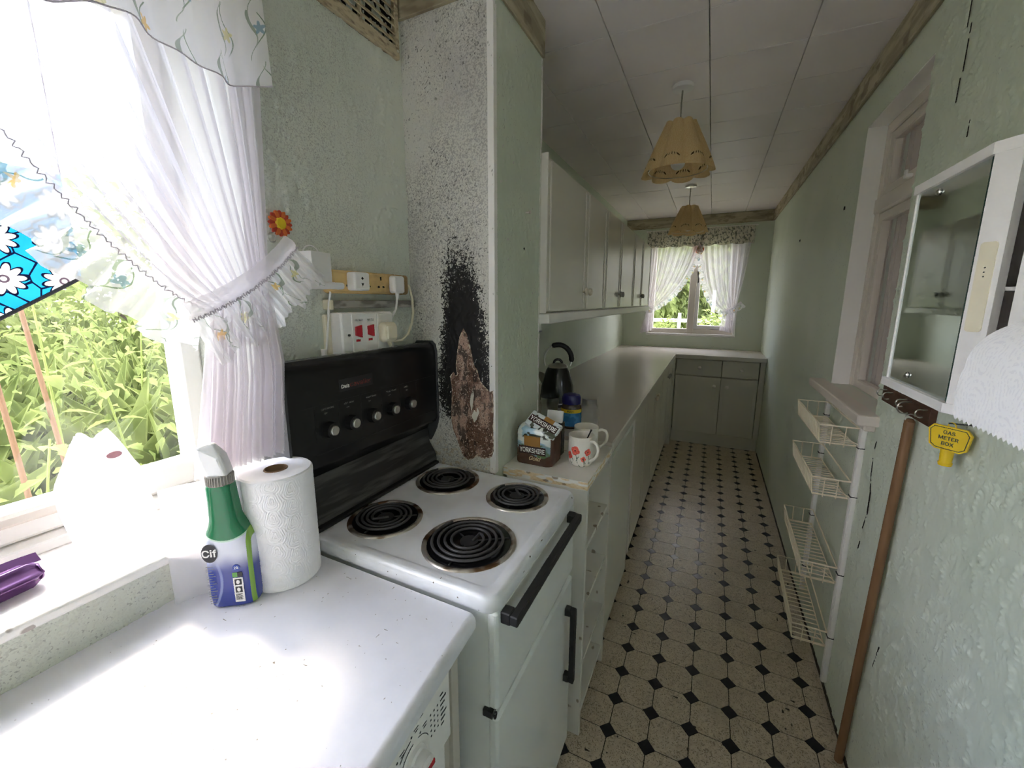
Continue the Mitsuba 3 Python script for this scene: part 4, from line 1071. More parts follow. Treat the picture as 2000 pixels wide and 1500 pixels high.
af = thing('white_box', 'small white cardboard box standing on a bracket left of the extension socket', 'box')
obj('box', rot(bx(XL + .008, XL + .052, .640, .700, 1.446, 1.512, .001), [0, 0, 1], 8, (XL, .67, 1.45)), 'm_white', af, smooth=False)
obj('wire_loop', tube(arc((XL + .025, .672, 1.505), .022, 15, 165, 14, (0, 1, 0), (0, 0, 1)), .0016, 6), 'm_white', af, smooth=60)
br_ = thing('shelf_bracket', 'small rounded white plastic wall bracket holding the white box', 'bracket')
obj('tray', cat(rbx(XL, XL + .055, .640, .738, 1.430, 1.446, .006), rbx(XL, XL + .02, .705, .738, 1.430, 1.452, .006)), 'm_white', br_, smooth=40)
obj('peg', cyl((XL + .03, .716, 1.444), (XL + .03, .716, 1.463), .006, n=14), 'm_white', br_)
obj('cord', tube([(XL + .03, .716, 1.432), (XL + .022, .714, 1.40), (XL + .014, .712, 1.34), (XL + .010, .706, 1.285), (XL + .008, .700, 1.27)], .0028, 7), 'm_white', br_, smooth=60)
obj('cord_grip', cat(cyl((XL + .008, .700, 1.285), (XL + .008, .700, 1.265), .007, n=12)), 'm_white', br_)

mat('m_petal', (0.66, 0.16, 0.04), 0.4)
mat('m_petal_dark', (0.45, 0.05, 0.03), 0.4)
fp_ = thing('flower_peg', 'orange sunflower-shaped peg on the left wall holding the curtain ring', 'peg')
fy, fz = .612, 1.566
pet = []
for k in range(16):
    a = 2 * PI * k / 16
    c_ = affinity.rotate(affinity.translate(affinity.scale(Point(0, 0).buffer(1, 8), .008, .0042), .019, 0), math.degrees(a), origin=(0, 0))
    q = plate(c_, .004 + .0015 * (k % 2), (XL + .010, fy, fz), U, V)
    obj('petal', q, 'm_petal' if k % 2 else 'm_petal_dark', fp_, smooth=False)

obj('face', lathe([(0, 0), (.013, 0), (.013, .004), (.010, .007), (0, .008)], n=24), 'm_yellow', fp_, smooth=30, to_world=T().translate([XL + .010, fy, fz]).rotate([0, 1, 0], 90))
obj('backing', cyl((XL, fy, fz), (XL + .010, fy, fz), .012, n=16), 'm_petal_dark', fp_)
obj('ring', tube(arc((XL + .012, fy - .022, fz - .032), .009, 0, 360, 20, (0, 1, 0), (0, 0, 1)), .0016, 6), 'm_chrome', fp_, smooth=60)
obj('loop', tube([(XL + .012, fy - .010, fz - .012), (XL + .013, fy - .018, fz - .024)], .0014, 6), 'm_chrome', fp_, smooth=60)

# ------------------------------------------------------------------ pendant lamps
for k, (lx, ly, drop, lab) in enumerate(((-.180, 2.005, .150, 'fluted ochre fabric pendant lampshade on thin cord, the nearer one'), (-.219, 3.640, .160, 'fluted ochre fabric pendant lampshade before the far window'))):
    L = thing('pendant_lamp', lab, 'lamp', None)
    obj('ceiling_rose', lathe([(0, ZC - .020), (.020, ZC - .020), (.041, ZC - .016), (.042, ZC - .004), (.042, ZC)], (lx, ly, 0), 32), 'm_chrome' if k else 'm_white', L, smooth=30)
    zt = ZC - drop
    obj('flex', tube([(lx, ly, ZC - .015), (lx - .002, ly, (ZC + zt) / 2), (lx, ly, zt - .03)], .0032, 8), 'm_knob_grey', L, smooth=60)
    nl, th, H_ = 8, np.linspace(0, 2 * PI, 8 * 14 + 1), .185
    P, zz = [], np.linspace(0, 1, 18)
    for t in zz:
        R = .062 + (.150 - .062) * t ** .92
        lobe = np.abs(np.cos(nl * th / 2 + .4)) ** .55
        rr = R * (1 - (.16 + .05 * t) + (.16 + .05 * t) * lobe)
        z = zt - H_ * t - (.010 * lobe * t ** 6)
        P.append(np.stack([lx + rr * np.cos(th), ly + rr * np.sin(th), z + 0 * th + .008 * (1 - t) ** 8 * lobe], 1))
    uvp = np.array([(q / (2 * PI), t) for t in zz for q in th])
    sh_ = obj('shade', sheet(P), 'm_shade_print', L, smooth=True, uv=uvp)
    obj('wire_frame', cat(tube(np.stack([lx + .118 * np.cos(th[::4]), ly + .118 * np.sin(th[::4]), np.full(len(th[::4]), zt - H_ + .006)], 1), .0014, 5), *[tube([(lx, ly, zt - .02), (lx + .055 * math.cos(a), ly + .055 * math.sin(a), zt - .004)], .0014, 5) for a in (0, 2.1, 4.2)]), 'm_chrome', L, smooth=60)
    obj('lamp_holder', cat(cyl((lx, ly, zt - .075), (lx, ly, zt - .015), .017, .012, 20)), 'm_white', L)
    s_ = trimesh.creation.icosphere(3, .030); s_.apply_translation((lx, ly, zt - .148))
    obj('bulb', cat(s_, cyl((lx, ly, zt - .130), (lx, ly, zt - .075), .024, .013, 20)), 'm_bulb', L, smooth=60)

# ------------------------------------------------------------------ on the near worktop: kitchen roll, sheet, spray bottle
rl = thing('paper_towel_roll', 'big white kitchen roll standing on the near worktop beside the cooker', 'kitchen roll')
KX, KY2, KR, KH = -.741, .476, .0635, .226
mr_ = lathe([(.0205, WT + .0005), (KR - .002, WT + .0005), (KR, WT + .003), (KR + .0008, WT + KH * .5), (KR, WT + KH - .003), (KR - .002, WT + KH), (.0215, WT + KH - .0005), (.0205, WT + .001)], (KX, KY2, 0), 96)
obj('paper', mr_, 'm_paper_white', rl, smooth=30)
ta, tz = np.meshgrid(np.linspace(0, 2 * PI, 420), np.linspace(WT + .003, WT + KH - .003, 200), indexing='ij')
qu, qv = ta * KR * 30, (tz - WT) * 30
od = np.floor(qu) % 2; xq, yq = qu - np.floor(qu) - .5, np.modf(qv + .5 * od)[0] - .5
rq = np.sqrt(xq ** 2 * 1.6 + yq ** 2 * .8) + .06 * np.sin(3 * np.arctan2(yq, xq))
hq = .0004 + .0011 * (.5 + .5 * np.sin(rq * 46)) * (.35 + .65 * meshkit.noise(np.stack([qu * 7, qv * 7, 0 * qu], -1)))
obj('quilted_sheet', sheet(np.stack([KX + (KR + hq) * np.cos(ta), KY2 + (KR + hq) * np.sin(ta), tz], -1)), 'm_paper_white', rl, smooth=True)
obj('core', lathe([(.0188, WT + .001), (.0205, WT + .001), (.0205, WT + KH + .0008), (.0188, WT + KH + .0008), (.0188, WT + .001)], (KX, KY2, 0), 40), 'm_card', rl, smooth=30)
pth = [(KX - .005, KY2 - KR - .001), (KX - .03, KY2 - .064), (KX - .055, KY2 - .075), (KX - .075, KY2 - .095), (KX - .088, KY2 - .12), (KX - .098, KY2 - .15)]
pth = np.array(pth); tt = np.linspace(0, 5, 36)
px_ = np.interp(tt, range(6), pth[:, 0]); py_ = np.interp(tt, range(6), pth[:, 1])
Ssh = [[(x, y, WT + .001 + KH * .99 * h + .001 * math.sin(9 * x)) for h in np.linspace(0, 1, 10)] for x, y in zip(px_, py_)]
uvs2 = np.array([(q / 35 * 1.0, h * 1.05) for q in range(36) for h in np.linspace(0, 1, 10)]) * .30
obj('loose_sheet', sheet(Ssh), 'm_sheet', rl, smooth=True, uv=uvs2, label='loose sheet of paper trailing from the roll to the wall')

sb_ = thing('spray_bottle', 'blue and green cleaning spray bottle with clear capped trigger, beside the kitchen roll', 'spray bottle')
BXc, BYc = -.752, .388


def oval_loft(levels, n=48):
    """levels of (z, half width along u, half depth along v, offset u)"""
    th = np.linspace(0, 2 * PI, n, endpoint=False)
    ua, va = np.array([.80, .60]), np.array([-.60, .80])
    V_ = []
    for z, a, b, o in levels:
        ex = 2 / 3.2
        cx = np.sign(np.cos(th)) * np.abs(np.cos(th)) ** ex * a + o; cy = np.sign(np.sin(th)) * np.abs(np.sin(th)) ** ex * b
        V_.append(np.stack([BXc + cx * ua[0] + cy * va[0], BYc + cx * ua[1] + cy * va[1], np.full(n, z)], 1))
    V_ = np.array(V_); k = len(V_)
    F = []
    for i in range(k - 1):
        for j in range(n):
            q = [i * n + j, i * n + (j + 1) % n, (i + 1) * n + (j + 1) % n, (i + 1) * n + j]
            F += [[q[0], q[1], q[2]], [q[0], q[2], q[3]]]
    W_ = np.vstack([V_.reshape(-1, 3), V_[0].mean(0)[None], V_[-1].mean(0)[None]])
    for j in range(n): F += [[(j + 1) % n, j, k * n], [(k - 1) * n + j, (k - 1) * n + (j + 1) % n, k * n + 1]]
    return trimesh.Trimesh(W_, np.array(F), process=False)


UB, VB = np.array([.80, .60, 0]), np.array([-.60, .80, 0])


def spray_col(p, n, uv):
    u = (p.x - BXc) * .80 + (p.y - BYc) * .60
    z = p.z - WT
    c = mix((0.028, 0.045, 0.26), (0.62, 0.64, 0.74), smoothstep(0.075, 0.115, z + 0.01 * noise(u * 60, z * 30, 1.0)))
    streak = smoothstep(0.0035, 0.001, dr.abs(u + 0.012 + 0.9 * (z - 0.06) * (z - 0.06) * 6)) * smoothstep(0.11, 0.06, z)
    c = mix(c, (0.45, 0.52, 0.75), streak * 0.35)
    dip = z - (0.132 + 0.55 * dr.square(u / 0.035) * 0.022)
    c = mix(c, (0.45, 0.62, 0.50), smoothstep(-0.003, -0.001, dip))
    c = mix(c, (0.006, 0.15, 0.055), smoothstep(0.0, 0.0012, dip))
    side = smoothstep(0.0305, 0.0315, u) * smoothstep(0.0375, 0.0365, u)
    return mix(c, (0.20, 0.36, 0.05), side * smoothstep(0.17, 0.15, z))


mat('m_spray', spray_col, 0.16, coat=0.6)
lv = [(WT + .0005, .034, .020, 0), (WT + .004, .0385, .0245, 0), (WT + .02, .040, .026, 0), (WT + .09, .040, .026, 0), (WT + .125, .0385, .025, .0), (WT + .142, .034, .023, -.002), (WT + .155, .0275, .0215, -.003), (WT + .168, .0235, .020, -.004), (WT + .20, .0215, .0195, -.005), (WT + .228, .0205, .0190, -.006), (WT + .232, .0185, .018, -.006)]
obj('bottle', oval_loft(lv), 'm_spray', sb_, smooth=50)
tc = np.array([BXc, BYc, 0]) + UB * -.006
cl = [cyl(tuple(tc + [0, 0, WT + .231]), tuple(tc + [0, 0, WT + .249]), .0205, .0195, 40)]
for k in range(30):
    a = 2 * PI * k / 30
    q = tc + np.array([math.cos(a) * .0206, math.sin(a) * .0206, 0]); cl.append(cyl(tuple(q + [0, 0, WT + .232]), tuple(q + [0, 0, WT + .248]), .0012, n=6))
obj('collar', cat(cl), 'm_knob_grey', sb_, smooth=40)
hd = m3.Manifold.batch_hull([m3.Manifold.sphere(r, 20).translate(tuple(tc + UB * a + VB * b_2 + [0, 0, WT + z])) for a, b_2, z, r in ((.010, .008, .252, .008), (.010, -.008, .252, .008), (-.010, .008, .252, .008), (-.010, -.008, .252, .008), (.004, .007, .280, .008), (.004, -.007, .280, .008), (-.022, .006, .296, .007), (-.022, -.006, .296, .007), (-.006, 0, .298, .008))])
obj('trigger_cap', tri(hd), 'm_bag_solid', sb_, smooth=50)
# printed logo, pictograms, small print on the label faces
FACE = -VB                                              # the broad face that looks to the room


def on_face(poly, u0, z0, off, th=.0004):
    o = np.array([BXc, BYc, 0]) + UB * u0 + FACE * off + [0, 0, WT + z0]
    return plate(poly, th, o, UB, (0, 0, 1))


OF = .0262
lg = obj('logo', on_face(affinity.scale(Point(0, 0).buffer(1, 16), .0125, .0175), -.0255, .112, OF), 'm_print_dark', sb_, smooth=False)
obj('lettering', lettering('Cif', .013, np.array([BXc, BYc, 0]) + UB * -.0255 + FACE * (OF + .0005) + [0, 0, WT + .112], UB, (0, 0, 1), .0003, True, center=True), 'm_white', sb_, smooth=False)
obj('white_panel', cat(on_face(sbox(-.008, 0, .008, .048), .014, .012, OF)), 'm_white', sb_, smooth=False)
pic = [on_face(sbox(-.0055, 0, .0055, .0115), .014, z, OF + .0005) for z in (.046, .031)]
for k in range(7): pic.append(on_face(sbox(-.006, 0, .005 - .002 * (k % 2), .0008), .014, .0275 - .0018 * k, OF + .0005))
obj('pictogram', cat(pic), 'm_print_dark', sb_, smooth=False)
pic = [on_face(affinity.scale(Point(0, 0).buffer(1, 10), .0028, .004), .014, z, OF + .001) for z in (.052, .037)]
obj('pictogram', cat(pic), 'm_white', sb_, smooth=False)
obj('pictogram', cat(on_face(sbox(-.008, 0, .0, .009), .014, .0615, OF)), 'm_green_print', sb_, smooth=False)
obj('pictogram', cat(on_face(sbox(.0, 0, .008, .009), .014, .0615, OF)), 'm_print_dark', sb_, smooth=False)
obj('badge', on_face(Point(0, 0).buffer(.006, 12), .0135, .080, OF), 'm_blue_print', sb_, smooth=False)
obj('badge', lettering('25', .0045, np.array([BXc, BYc, 0]) + UB * .0135 + FACE * (OF + .0005) + [0, 0, WT + .080], UB, (0, 0, 1), .0003, True, center=True), 'm_white', sb_, smooth=False)
sm = []
for k in range(16): sm.append(on_face(sbox(-.007, 0, .004 + .003 * math.sin(k * 2.1), .0009), -.027, .086 - .0048 * k, OF + .0002))
obj('small_print', cat(sm), 'm_print_dim', sb_, smooth=False)

# ------------------------------------------------------------------ on the window sill
pp = thing('purple_roll', 'shiny purple rolled plastic packet lying on the near window sill', 'packet')
pa_, pb2 = np.array([-.945, .20, .9745]), np.array([-.905, -.05, .9745])
d_ = (pb2 - pa_); d_ /= np.linalg.norm(d_); n_ = np.array([-d_[1], d_[0], 0])
P = []
for s in np.linspace(0, 1, 20):
    c0 = pa_ + (pb2 - pa_) * s; row = []
    for q in np.linspace(0, 2 * PI, 36):
        r = .019 * (1 + .16 * math.sin(5 * q + 1) + .05 * math.sin(11 * q)) * (1 - .35 * (s < .02))
        row.append(c0 + n_ * r * math.cos(q) * 1.25 + np.array([0, 0, r * math.sin(q) * .93]))
    P.append(row)
obj('packet', sheet(P), 'm_purple', pp, smooth=True)
obj('packet_end', plate(affinity.scale(Point(0, 0).buffer(1, 14), .0200, .0145), .002, pa_ + d_ * .002, n_, (0, 0, 1)), 'm_purple', pp, smooth=False)
obj('crimped_fin', sheet([[pa_ + d_ * s + n_ * (-.016 - .012 * t) + np.array([0, 0, .008 + .012 * t + .002 * math.sin(60 * s)]) for t in np.linspace(0, 1, 4)] for s in np.linspace(-.012, .24, 30)]), 'm_purple', pp, smooth=True)

bg = thing('plastic_bag', 'crumpled translucent white plastic bag standing on the near window sill', 'bag')
P = []
for i, t in enumerate(np.linspace(0, 1, 26)):
    row = []
    for q in np.linspace(0, 2 * PI, 64):
        w_ = .058 * (1 - .10 * t - .55 * max(0, t - .62) / .38 * .9) * (1 + .10 * math.sin(3 * q + 2 * t) + .06 * math.sin(8 * q + 5 * t) + .03 * math.sin(17 * q - 4 * t))
        row.append((-1.000 + w_ * .62 * math.cos(q) + .004 * math.sin(9 * t), .325 + w_ * 1.05 * math.sin(q) - .02 * t, .9545 + .205 * t + .008 * math.sin(4 * q) * t))
    P.append(row)
obj('bag', sheet(P), 'm_bag', bg, smooth=True)
obj('printed_patch', plate(affinity.scale(Point(0, 0).buffer(1, 14), .011, .006), .0006, (-.953, .318, 1.128), (0, 1, 0), (0, 0, 1)), 'm_pink_print', bg, smooth=False)
for k, (y, z0) in enumerate(((.423, .9545), (.445, .9545))):
    obj('sponge', rbx(-1.03 + .006 * k, -.985 + .004 * k, y - .012, y + .009, z0, z0 + .022 - .006 * k, .003), 'm_pink_paint', smooth=40, label=('pinkish' if k == 0 else 'small pale pink') + ' sponge block on the sill between plastic bag and paper sheet', cat='sponge')

# ------------------------------------------------------------------ on the shelf unit and the counter behind it
tn = thing('tea_tin', 'decorated tea caddy tin with domed lid on the shelf unit', 'tin')
TX0, TX1, TY0, TY1, TZ = -.538, -.412, 1.140, 1.246, SZ


def tin_col(p, n, uv):
    """printed landscape: brown ground, green fields, pale sky with clouds"""
    u = dr.select(dr.abs(n.y) > dr.abs(n.x), p.x, p.y)
    z = p.z - TZ
    g = fbm(u * 55, z * 55, 1.0, 3)
    c = mix((0.055, 0.022, 0.012), (0.10, 0.05, 0.03), g)
    hill = z - 0.040 - 0.012 * dr.sin(u * 45) - 0.015 * (g - 0.5)
    c = mix(c, mix((0.10, 0.17, 0.06), (0.20, 0.30, 0.34), smoothstep(0.4, 0.65, g)), smoothstep(-0.004, 0.002, hill))
    sky = z - 0.066 - 0.006 * dr.sin(u * 70 + 1)
    c = mix(c, mix((0.30, 0.46, 0.55), (0.70, 0.73, 0.70), smoothstep(0.42, 0.6, fbm(u * 38, z * 60, 4.0, 3))), smoothstep(-0.003, 0.003, sky))
    dark = smoothstep(0.60, 0.66, fbm(u * 48, z * 70, 8.0, 2)) * smoothstep(0.088, 0.094, z)
    c = mix(c, (0.03, 0.035, 0.02), dark)
    return dr.select(dr.abs(n.x) > 0.7, mix((0.06, 0.025, 0.015), (0.12, 0.06, 0.04), g), c)


mat('m_tin', tin_col, 0.22, metal=0.1, coat=0.4)
obj('body', vbx(TX0, TX1, TY0, TY1, TZ + .0005, TZ + .098, .022, .003), 'm_tin', tn, smooth=35)
RLZ = TZ + .0975
P = []
for t in np.linspace(0, 1, 12):
    s_ = math.cos(t * PI / 2) ** .38 if t < 1 else 0.0
    ring = []
    for q in np.linspace(0, 2 * PI, 49):
        ex = .42
        cx = np.sign(math.cos(q)) * abs(math.cos(q)) ** ex; cy = np.sign(math.sin(q)) * abs(math.sin(q)) ** ex
        ring.append(((TX0 + TX1) / 2 + cx * (.0655) * max(s_, .001), (TY0 + TY1) / 2 + cy * .0555 * max(s_, .001), RLZ + .034 * math.sin(t * PI / 2) ** 1.1))
    P.append(ring)
obj('lid', sheet(P), 'm_tin', tn, smooth=True)
FYT = TY0 - .0006


def label_at(parent, o, uu, vv, w_, h_, word):
    """dark banner with the word in white capitals and an ochre shield over it"""
    o, uu, vv = np.array(o), np.array(uu) / np.linalg.norm(uu), np.array(vv) / np.linalg.norm(vv)
    nn = np.cross(uu, vv)
    obj('shield', plate(Polygon([(-w_ * .30, h_ * .3), (w_ * .30, h_ * .3), (w_ * .30, h_ * 1.9), (w_ * .12, h_ * 2.3), (-w_ * .12, h_ * 2.3), (-w_ * .30, h_ * 1.9)]), .0004, o, uu, vv), 'm_ochre', parent, smooth=False)
    obj('banner', plate(sbox(-w_ / 2, -h_ / 2, w_ / 2, h_ / 2), .0005, o + nn * .0003, uu, vv), 'm_brown_print', parent, smooth=False)
    obj('lettering', lettering(word, h_ * .58, o + nn * .0008, uu, vv, .0003, True, width=w_ * .93, center=True), 'm_white', parent, smooth=False)
    obj('lettering', lettering('Gold', h_ * .50, o + nn * .0008 - vv * h_ * .98 + uu * w_ * .08, uu, vv, .0003, True, center=True, shear=.35), 'm_gold_print', parent, smooth=False)


label_at(tn, (-.478, FYT + .0004, TZ + .050), (1, 0, .0), (0, 0, 1), .092, .026, 'YORKSHIRE')
pk_ = thing('tea_packet', 'small tea packet with slanted dark banner lying on the tin lid', 'packet')
ct_ = np.array([-.452, 1.166, TZ + .131])
Pk = rbx(-.054, .058, -.027, .027, -.008, .008, .004)
nf = np.array([.10, -.72, .68]); nf /= np.linalg.norm(nf)
uu = np.array([.80, .10, -.52]); uu -= nf * (uu @ nf); uu /= np.linalg.norm(uu); vv = np.cross(nf, uu)
M = np.eye(4); M[:3, 0], M[:3, 1], M[:3, 2], M[:3, 3] = uu, vv, nf, ct_
Pk.apply_transform(M)
obj('packet', Pk, 'm_tin_pale', pk_, smooth=35)
obj('banner', plate(sbox(-.050, -.012, .054, .012), .0004, ct_ + nf * .0081, uu, vv), 'm_brown_print', pk_, smooth=False)
obj('shield', plate(sbox(-.005, .012, .030, .027), .0004, ct_ + nf * .0081, uu, vv), 'm_ochre', pk_, smooth=False)
obj('lettering', lettering('YORKSHIRE', .0145, ct_ + nf * .0086 + uu * .002, uu, vv, .0003, True, width=.098, center=True), 'm_white', pk_, smooth=False)
wp = rot(bx(-.028, .028, -.006, .006, -.022, .022, .002), [1, 0, 0], -18); wp = move(wp, (-.450, 1.272, TZ + .130))
obj('white_sachet', cat(wp, ), 'm_white', smooth=False, label='plain white sachet propped behind the tea tin', cat='sachet')
obj('sachet_box', rbx(-.482, -.420, 1.255, 1.290, SZ + .0005, SZ + .114, .003), 'm_black', smooth=40, label='small dark box mostly hidden behind the tea tin', cat='box')


def mug_col(p, n, uv):
    """white glaze with red poppies and dark green leaves"""
    u, v = uv.x * 2 * PI * 0.040, uv.y
    c = mi.Color3f(0.74, 0.70, 0.63)
    for k, (fu, fv, R) in enumerate(((0.181, 0.056, 0.0155), (0.158, 0.036, 0.0135), (0.207, 0.030, 0.009), (0.128, 0.052, 0.0135), (0.222, 0.052, 0.012), (0.105, 0.036, 0.011))):
        x, y = u - fu, v - fv - 0.032
        r, th = dr.sqrt(x * x + y * y), dr.atan2(y, x)
        c = mix(c, (0.04, 0.075, 0.035), smoothstep(0.0011, 0.0005, dr.abs(x + 0.25 * y - 0.10 * y * 0.5)) * smoothstep(0.0, -0.004, y) * smoothstep(-0.042, -0.038, y))
        lx, ly = dr.abs(x + 0.002) - 0.009, y + 0.026 + 0.003 * k / 3
        c = mix(c, (0.055, 0.085, 0.045), smoothstep(0.0016, 0.0008, dr.abs(lx - 0.9 * ly * 0.6)) * smoothstep(0.009, 0.007, dr.abs(ly)))
        petal = R * (0.78 + 0.22 * dr.abs(dr.cos(2 * th + 0.6)))
        red = mix((0.68, 0.06, 0.04), (0.80, 0.20, 0.14), smoothstep(0.3, 0.7, noise(u * 600, v * 600, 2.0)))
        c = dr.select(r < petal, red, c)
        c = dr.select((r < 0.0025), mi.Color3f(0.10, 0.03, 0.03), c)
    return c


mat('m_mug', mug_col, 0.12, coat=0.8)
for k, (mx, my, ha, lab) in enumerate(((-.342, 1.222, -28, 'white china mug with red poppies in front, on the shelf unit'), (-.352, 1.316, 20, 'white china mug standing behind the poppy mug'))):
    mg = thing('mug', lab, 'mug')
    b_m, uvm = lathe([(0, SZ + .0005), (.030, SZ + .0005), (.0325, SZ + .003), (.0385, SZ + .012), (.0400, SZ + .03), (.0405, SZ + .094), (.0412, SZ + .0975), (.0402, SZ + .099), (.0388, SZ + .097), (.0378, SZ + .03), (.034, SZ + .012), (0, SZ + .008)], (mx, my, 0), 64, uv=True)
    obj('cup', b_m, 'm_mug' if k == 0 else 'm_china', mg, smooth=True, uv=uvm)
    hv = np.array([math.cos(math.radians(ha)), math.sin(math.radians(ha)), 0])
    hp = [np.array([mx, my, SZ]) + hv * a + np.array([0, 0, z]) for a, z in ((.0385, .084), (.052, .088), (.066, .083), (.0715, .068), (.069, .050), (.060, .036), (.049, .027), (.039, .022))]
    tq = np.linspace(0, 7, 30); hp = np.array(hp)
    hp = np.stack([np.interp(tq, range(8), hp[:, i]) for i in range(3)], 1)
    obj('handle', tube(hp, .0046, 10), 'm_china', mg, smooth=60)
obj('teaspoon', cat(tube([(-.352, 1.222, SZ + .012), (-.335, 1.228, SZ + .06), (-.318, 1.236, SZ + .104), (-.314, 1.237, SZ + .114)], [.0025, .002, .0022, .003], 8)), 'm_black', smooth=40, label='dark teaspoon handle standing in the poppy mug', cat='spoon')

CZT = .9005
ket = thing('kettle', 'black dome-shaped electric kettle with arched handle at the near end of the counter', 'kettle')
KXc, KYc = -.655, 1.875
obj('body', lathe([(0, CZT), (.078, CZT), (.082, CZT + .004), (.082, CZT + .018), (.0845, CZT + .02), (.084, CZT + .04), (.078, CZT + .09), (.068, CZT + .135), (.056, CZT + .170), (.047, CZT + .186), (0, CZT + .190)], (KXc, KYc, 0), 64), 'm_kettle', ket, smooth=40)
obj('base_ring', lathe([(.0815, CZT + .0165), (.0855, CZT + .017), (.0855, CZT + .021), (.0835, CZT + .022)], (KXc, KYc, 0), 64), 'm_chrome', ket, smooth=30)
obj('lid', lathe([(.0475, CZT + .184), (.049, CZT + .188), (.044, CZT + .196), (.026, CZT + .204), (0, CZT + .206)], (KXc, KYc, 0), 48), 'm_chrome', ket, smooth=40)
obj('lid_knob', cat(tube(arc((KXc, KYc, CZT + .203), .020, 0, 180, 14, (.9, .43, 0), (0, 0, 1)), .0062, 10)), 'm_black', ket, smooth=50)
obj('spout', cat(tri(m3.Manifold.batch_hull([m3.Manifold.sphere(r, 20).translate((KXc - a * .93, KYc - a * .36, CZT + z)) for a, z, r in ((.055, .125, .022), (.055, .100, .020), (.088, .150, .012))]))), 'm_steel', ket, smooth=50)
ha = arc((KXc, KYc, CZT + .222), .066, -25, 205, 40, (.93, .36, 0), (0, 0, 1))
ha[:, 2] = CZT + .222 + (ha[:, 2] - CZT - .222) * 1.1
obj('handle_bow', tube(ha[22:], .0045, 10), 'm_chrome', ket, smooth=60)
obj('handle_foot', tube(np.vstack([ha[:6]]), .0055, 10), 'm_chrome', ket, smooth=60)
obj('grip', tube(ha[3:25], np.r_[.008, np.full(20, .0125), .008], 14), 'm_black_matt', ket, smooth=60)
gl = thing('tumbler', 'clear glass tumbler half hidden by the chimney breast, in front of the kettle', 'glass')
obj('glass', lathe([(0, CZT), (.030, CZT), (.034, CZT + .060), (.0375, CZT + .125), (.0368, CZT + .1262), (.0358, CZT + .125), (.0322, CZT + .060), (.028, CZT + .010), (0, CZT + .009)], (-.555, 1.500, 0), 48), 'm_glass', gl, smooth=40)
cj = thing('coffee_jar', 'coffee jar with dark blue lid and blue and yellow label', 'jar')
JX, JY = -.478, 1.545
obj('jar', lathe([(0, CZT), (.036, CZT), (.040, CZT + .004), (.0405, CZT + .075), (.038, CZT + .090), (.031, CZT + .100), (0, CZT + .101)], (JX, JY, 0), 48), 'm_coffee', cj, smooth=40)
obj('label', lathe([(.0407, CZT + .012), (.0411, CZT + .012), (.0411, CZT + .066), (.0407, CZT + .066)], (JX, JY, 0), 48), 'm_label_blue', cj, smooth=30)
obj('label_band', lathe([(.0408, CZT + .066), (.0412, CZT + .066), (.0412, CZT + .080), (.0404, CZT + .080)], (JX, JY, 0), 48), 'm_yellow', cj, smooth=30)
for s_t, z_, h_, m_ in (('RICH', .0695, .007, 'm_print_dark'),):
    t_m = lettering(s_t, h_, (0, 0, 0), (1, 0, 0), (0, 0, 1), .0004, True, center=True)
    t_m = rot(move(t_m, (0, -.0413, 0)), [0, 0, 1], 12); t_m = move(t_m, (JX, JY, CZT + z_ + h_ / 2))
    obj('lettering', t_m, m_, cj, smooth=False)
obj('lid', lathe([(.033, CZT + .098), (.037, CZT + .099), (.0375, CZT + .124), (.033, CZT + .134), (.020, CZT + .138), (0, CZT + .139)], (JX, JY, 0), 48), 'm_lid_blue', cj, smooth=40)
gj = thing('glass_jar', 'empty clear glass jar without lid, right of the coffee jar', 'jar')
obj('glass', lathe([(0, CZT), (.034, CZT), (.038, CZT + .005), (.0385, CZT + .078), (.034, CZT + .092), (.029, CZT + .098), (.029, CZT + .104), (.0315, CZT + .106), (.0315, CZT + .110), (.029, CZT + .114), (.029, CZT + .122), (.0275, CZT + .122), (.0268, CZT + .098), (.0318, CZT + .090), (.0358, CZT + .077), (.0355, CZT + .008), (0, CZT + .007)], (-.408, 1.560, 0), 48), 'm_glass', gj, smooth=40)

# ------------------------------------------------------------------ curtains


def bez(p0, p1, p2, t):
    p0, p1, p2 = (np.array(q, float) for q in (p0, p1, p2))
    return p0 * (1 - t) ** 2 + p1 * 2 * t * (1 - t) + p2 * t * t


